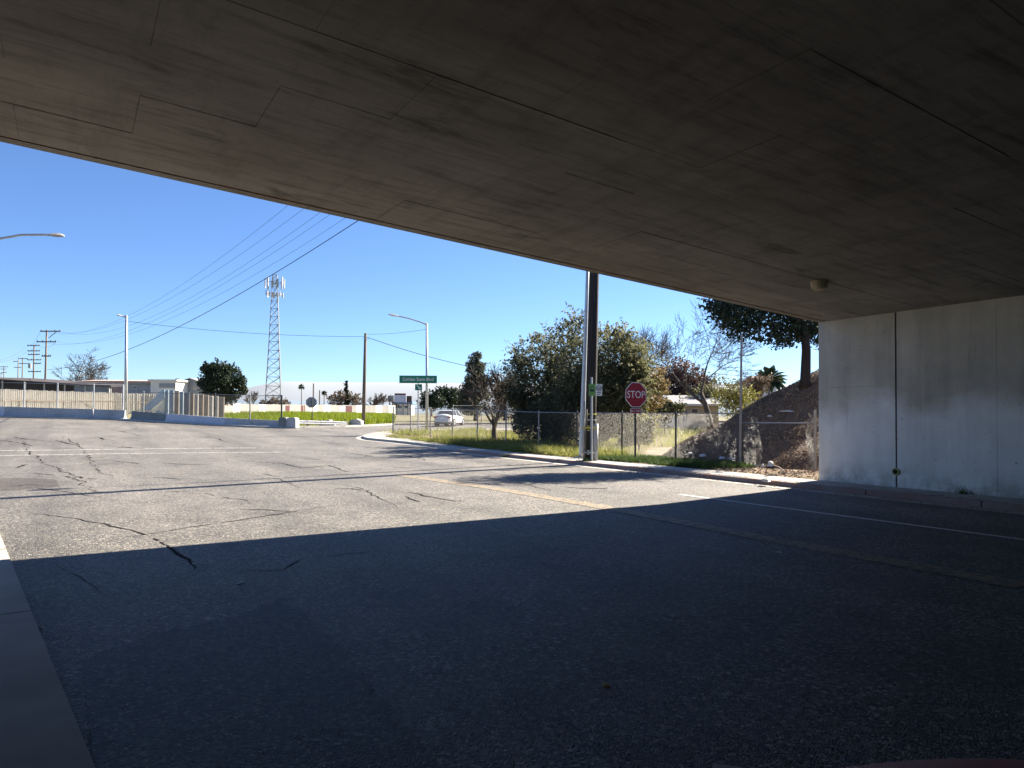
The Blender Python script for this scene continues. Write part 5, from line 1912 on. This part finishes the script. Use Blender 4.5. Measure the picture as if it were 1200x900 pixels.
# ------------------------------------------------------------------ far hills and the bank of fog on the horizon
def ridge(name, dist, depth, hfun, m, n=160, span=rad(80)):
    vs, fs = [], []
    rows = 7
    for j in range(rows):
        f = j / (rows - 1)
        for i in range(n + 1):
            a = -span + 2 * span * i / n
            r = dist + depth * f
            h = hfun(a) * math.sin(f * math.pi / 2) ** 0.8
            vs.append((r * math.sin(a), r * math.cos(a), h - 2))
    for j in range(rows - 1):
        for i in range(n):
            k = j * (n + 1) + i
            fs.append((k, k + 1, k + n + 2, k + n + 1))
    me = bpy.data.meshes.new(name)
    me.from_pydata(vs, [], fs)
    me.update()
    return put(name, me, M[m], smooth=True, kind='structure')


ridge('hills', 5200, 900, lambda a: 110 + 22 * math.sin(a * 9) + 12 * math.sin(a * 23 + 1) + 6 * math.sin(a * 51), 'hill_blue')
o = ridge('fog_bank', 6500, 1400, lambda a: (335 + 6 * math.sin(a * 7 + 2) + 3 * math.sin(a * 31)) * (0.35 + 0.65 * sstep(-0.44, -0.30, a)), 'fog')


# ------------------------------------------------------------------ cars
def car(loc, rz, paint, label, cat='car', length=4.6, width=1.8, height=1.45):
    t = thing('car', (0, 0, 0), label, cat)
    L, Wd = length / 2, width / 2
    # body sections from the rear (-L) to the nose: x, half width, underside, shoulder height
    sec = [(-L, 0.74, 0.42, 0.86), (-L + 0.12, 0.86, 0.30, 0.98), (-L + 0.6, 0.97, 0.22, 1.02), (-0.9, 1.0, 0.20, 1.00), (0.3, 1.0, 0.20, 0.97), (1.0, 0.99, 0.20, 0.95), (L - 0.75, 0.96, 0.22, 0.88), (L - 0.3, 0.88, 0.26, 0.80), (L - 0.08, 0.74, 0.34, 0.70), (L, 0.60, 0.40, 0.60)]
    mb = MB()
    n = 14
    for x, hw, zl_, zt in sec:
        hw *= Wd
        pr = [(-0.9, 0), (-1, 0.12), (-1.0, 0.45), (-0.985, 0.75), (-0.93, 0.93), (-0.7, 1.0), (-0.24, 1.11), (0.24, 1.11), (0.7, 1.0), (0.93, 0.93), (0.985, 0.75), (1.0, 0.45), (1, 0.12), (0.9, 0)]
        mb.v += [Vector((x, hw * a, zl_ + (zt - zl_) * b_)) for a, b_ in pr]
    for i in range(len(sec) - 1):
        for k in range(n):
            mb.f.append((i * n + k, i * n + (k + 1) % n, (i + 1) * n + (k + 1) % n, (i + 1) * n + k))
    mb.f += [tuple(range(n)), tuple(reversed(range((len(sec) - 1) * n, len(sec) * n)))]
    bo = put('body', mb, M[paint], t, smooth=True)
    ss = bo.modifiers.new('subdivision', 'SUBSURF')
    ss.levels = ss.render_levels = 2
    cab = [(-L + 0.55, 0.88, 1.0, 1.01), (-L + 1.15, 0.84, 0.99, height - 0.06), (-0.7, 0.82, 0.98, height), (0.15, 0.82, 0.97, height - 0.02), (0.55, 0.83, 0.96, height - 0.16), (1.15, 0.88, 0.94, 0.95)]
    mb = MB()
    for x, hw, zl_, zt in cab:
        hw *= Wd
        mb.v += [Vector((x, -hw, zl_)), Vector((x, -hw * 0.80, zt - 0.03)), Vector((x, -hw * 0.6, zt)), Vector((x, hw * 0.6, zt)), Vector((x, hw * 0.80, zt - 0.03)), Vector((x, hw, zl_))]
    for i in range(len(cab) - 1):
        for k in range(5):
            mb.f.append((i * 6 + k, i * 6 + k + 1, (i + 1) * 6 + k + 1, (i + 1) * 6 + k))
    put('glass', mb, M['glass'], t)
    mb = MB()
    rf = [(-L + 1.1, 0.84, height - 0.055), (-0.7, 0.82, height + 0.012), (0.15, 0.82, height - 0.008), (0.45, 0.82, height - 0.10)]
    for x, hw, zt in rf:
        hw *= Wd
        mb.v += [Vector((x, -hw * 0.83, zt - 0.04)), Vector((x, -hw * 0.6, zt + 0.006)), Vector((x, hw * 0.6, zt + 0.006)), Vector((x, hw * 0.83, zt - 0.04)), Vector((x, hw * 0.6, zt - 0.05)), Vector((x, -hw * 0.6, zt - 0.05))]
    for i in range(3):
        for k in range(6):
            mb.f.append((i * 6 + k, i * 6 + (k + 1) % 6, (i + 1) * 6 + (k + 1) % 6, (i + 1) * 6 + k))
    mb.f += [tuple(range(6)), tuple(reversed(range(18, 24)))]
    put('roof', mb, M[paint], t)
    for s in (-1, 1):
        for x0, z0, x1, z1 in ((-L + 0.62, 1.0, -L + 1.15, height - 0.09), (-0.45, 0.97, -0.45, height - 0.03), (1.1, 0.95, 0.42, height - 0.12)):
            put('pillar', MB().bar((x0, s * Wd * 0.885, z0), (x1, s * Wd * 0.70, z1), 0.07, 0.05, (0, 1, 0)), M[paint], t)
        for x in (-L + 0.95, L - 0.9):
            wh = put('wheel', MB().tube([(x, s * (Wd - 0.20), 0.32), (x, s * (Wd + 0.012), 0.32)], 0.32, 20), M['rubber'], t)
            put('rim', MB().tube([(x, s * (Wd + 0.013), 0.32), (x, s * (Wd + 0.022), 0.32)], [0.21, 0.19], 14), M['rim'], wh)
            put('wheel_arch', MB().tube([(x, s * (Wd - 0.25), 0.33), (x, s * (Wd + 0.006), 0.33)], 0.37, 18), M['black'], t)  # black drum in place of the shaded wheel well
        put('tail_lamp', MB().box((-L + 0.035, s * Wd * 0.70, 0.80), (0.10, 0.34, 0.15)), M['lamp_red'], t)
        put('headlight', MB().box((L - 0.20, s * Wd * 0.66, 0.64), (0.24, 0.34, 0.12), -s * 0.3), M['lamp_clear'], t)
        put('mirror', MB().box((0.75, s * (Wd + 0.07), 1.0), (0.12, 0.18, 0.12)), M[paint], t)
    put('rear_bumper', MB().box((-L - 0.015, 0, 0.47), (0.10, Wd * 1.5, 0.18)), M[paint], t)
    put('number_plate', MB().box((-L - 0.005, 0, 0.72), (0.02, 0.32, 0.15)), M['sign_white'], t)
    t.location = loc
    t.rotation_euler = (0, 0, rz)
    return t


p = D(527, 502, 66.0)
p.z = zg(p.x, p.y) + 0.004
car(p, rad(77), 'white_car', 'white saloon car driving away on the cross street behind the fence')
p = onground(302, 126, 0.12)
car(p, rad(8), 'roof_dark', 'dark car parked behind the block wall beside the lattice tower')
t = car((1.36, -0.005, 0.004), rad(90), 'red_car', 'dark red car by the camera with only its nose in view')

# ------------------------------------------------------------------ litter
def crumple(name, c, size, m, label, cat='litter', group=None, seed=0, flat=0.35):
    r = random.Random(seed)
    bm = bmesh.new()
    bmesh.ops.create_icosphere(bm, subdivisions=2, radius=1.0)
    for v in bm.verts:
        f = 0.6 + 0.6 * r.random()
        v.co = Vector((v.co.x * size[0] * f, v.co.y * size[1] * f, max(-0.1 * size[2], v.co.z * size[2] * f)))
    rot = Matrix.Rotation(r.uniform(0, 6), 3, 'Z')
    for v in bm.verts:
        v.co = rot @ v.co
    me = bpy.data.meshes.new(name)
    bm.to_mesh(me)
    bm.free()
    o = bpy.data.objects.new(name, me)
    COL.objects.link(o)
    me.materials.append(M[m])
    o.location = c
    WLOC[o.name] = Vector(c)
    return setp(o, label, cat, group)


def vsurf(px, py):
    d = ray(px, py)
    s = 10.0
    while s < 60:
        q = d * s
        z = max(emb(q.x, q.y), 0) + zverge(q.x, q.y)
        if CAMZ + q.z < z:
            break
        s += 0.03
    q = d * s
    return Vector((q.x, q.y, z))


for i, (px, py, sz, m, lab) in enumerate((
        (810, 533, (0.28, 0.14, 0.08), 'trash', 'white plastic scrap in the weeds below the mulched slope, nearest the stop sign'),
        (824, 535.5, (0.22, 0.12, 0.09), 'trash', 'white paper bundle in the weeds, second from the stop sign'),
        (846, 538, (0.25, 0.12, 0.07), 'trash', 'pale flattened wrapper in the weeds before the tall thin post'),
        (857, 539.5, (0.2, 0.12, 0.07), 'stone', 'dull grey wrapper in the weeds just before the tall thin post'),
        (884, 533, (0.20, 0.14, 0.20), 'card', 'crumpled brown cardboard leaning among weeds at the torn fence'),
        (886, 548, (0.12, 0.09, 0.10), 'trash', 'small white wad under the brown cardboard'),
        (894, 548.5, (0.10, 0.09, 0.12), 'trash', 'upright white cup-sized wad at the rolled mesh'),
        (903, 547, (0.15, 0.12, 0.14), 'trash', 'large white crumpled bag at the foot of the rolled mesh'),
        (923, 483.5, (0.36, 0.10, 0.05), 'trash', 'long white scrap lying high on the mulched slope'),
        (902, 489, (0.09, 0.08, 0.07), 'stone', 'small grey lump on the slope above the torn fence'))):
    v = vsurf(px, py)
    crumple('litter', v + Vector((0, 0, 0.02)), sz, m, lab, 'litter', None, 40 + i)
p = OA(0.08, 2.1)
p = G(897.5, 563.5, KH)
crumple('litter', p, (0.16, 0.12, 0.10), 'trash', 'white crumpled bag lying on the red kerb before the abutment', 'litter', None, 61)
a, c = vsurf(907, 548), vsurf(921, 556)
t = put('fallen_branch', MB().tube([a + Vector((0, 0, 0.05)), a.lerp(c, 0.5) + Vector((0, 0, 0.09)), c + Vector((0, 0, 0.04))], [0.03, 0.025, 0.012], 6), M['bark_pale'], base=a)
setp(t, 'pale fallen branch on bare soil beside the torn fence', 'branch')
for i, (px, py, sz, m, nm, lab, cat) in enumerate((
        (282, 683.5, (0.075, 0.03, 0.012), 'trash', 'paper_scrap', 'torn white paper scrap lying on the shaded asphalt', 'paper'),
        (710, 804, (0.035, 0.025, 0.018), 'leaf_yellow', 'dry_leaf', 'curled yellow dry leaf on the dark shaded road', 'leaf'),
        (26, 746.5, (0.018, 0.014, 0.013), 'stone', 'pebble', 'small pale pebble on the concrete channel', 'pebble'),
        (46, 737, (0.022, 0.014, 0.012), 'stone', 'pebble', 'small pale stone at the edge between channel and asphalt', 'pebble'),
        (757, 606.5, (0.09, 0.04, 0.012), 'stone', 'road_scrap', 'flat pale scrap on the faded centre line in the shade', 'scrap'),
        (913, 648, (0.06, 0.04, 0.015), 'stone', 'road_marker', 'worn pale raised road marker between the lane lines', 'road marker'))):
    crumple(nm, G(px, py) + Vector((0, 0, 0.004)), sz, m, lab, cat, None, 80 + i)
# weeds growing against the wall and through the kerb
for o_, a_, n_ in ((COFF - 0.05, -3.55, 60), (0.2, 8.6, 60), (0.02, 13.6, 120)):
    p = OA(o_, a_)
    z = zg(p.x, p.y) + (KH if o_ > 0.1 else 0)
    blades('kerb_weed', [(p.x + rng.gauss(0, 0.10), p.y + rng.gauss(0, 0.10), z) for _ in range(n_)], 0.17, 0.008, M['grass_dark'], 0.6)
# loose grit along the gutter and on the pavement below the wall
gr = []
for _ in range(3500):
    o_, a_ = abs(rng.gauss(0, 0.35)) * (-1 if rng.random() < 0.6 else 1), rng.uniform(-14, 6)
    p = OA(o_, a_)
    z = zg(p.x, p.y) + (KH + 0.012 if o_ > 0.02 else 0.016)
    gr.append((p.x, p.y, z))
gr = np.array(gr)
put('grit', np_mesh('grit', chips(gr, np.tile((0, 0, 1.0), (len(gr), 1)), (0.006, 0.03), (0.004, 0.016), 0.4), 4), M['mulch'], kind='stuff')

gr = []
for _ in range(2600):
    px, py = rng.uniform(-30, 1230), 600 + 330 * rng.random() ** 1.2
    p = G(px, py)
    gr.append((p.x, p.y, zg(p.x, p.y) + 0.009))
gr = np.array(gr)
put('loose_chippings', np_mesh('loose_chippings', chips(gr, np.tile((0, 0, 1.0), (len(gr), 1)), (0.004, 0.013), (0.003, 0.008), 0.3), 4), M['stone'], kind='stuff')
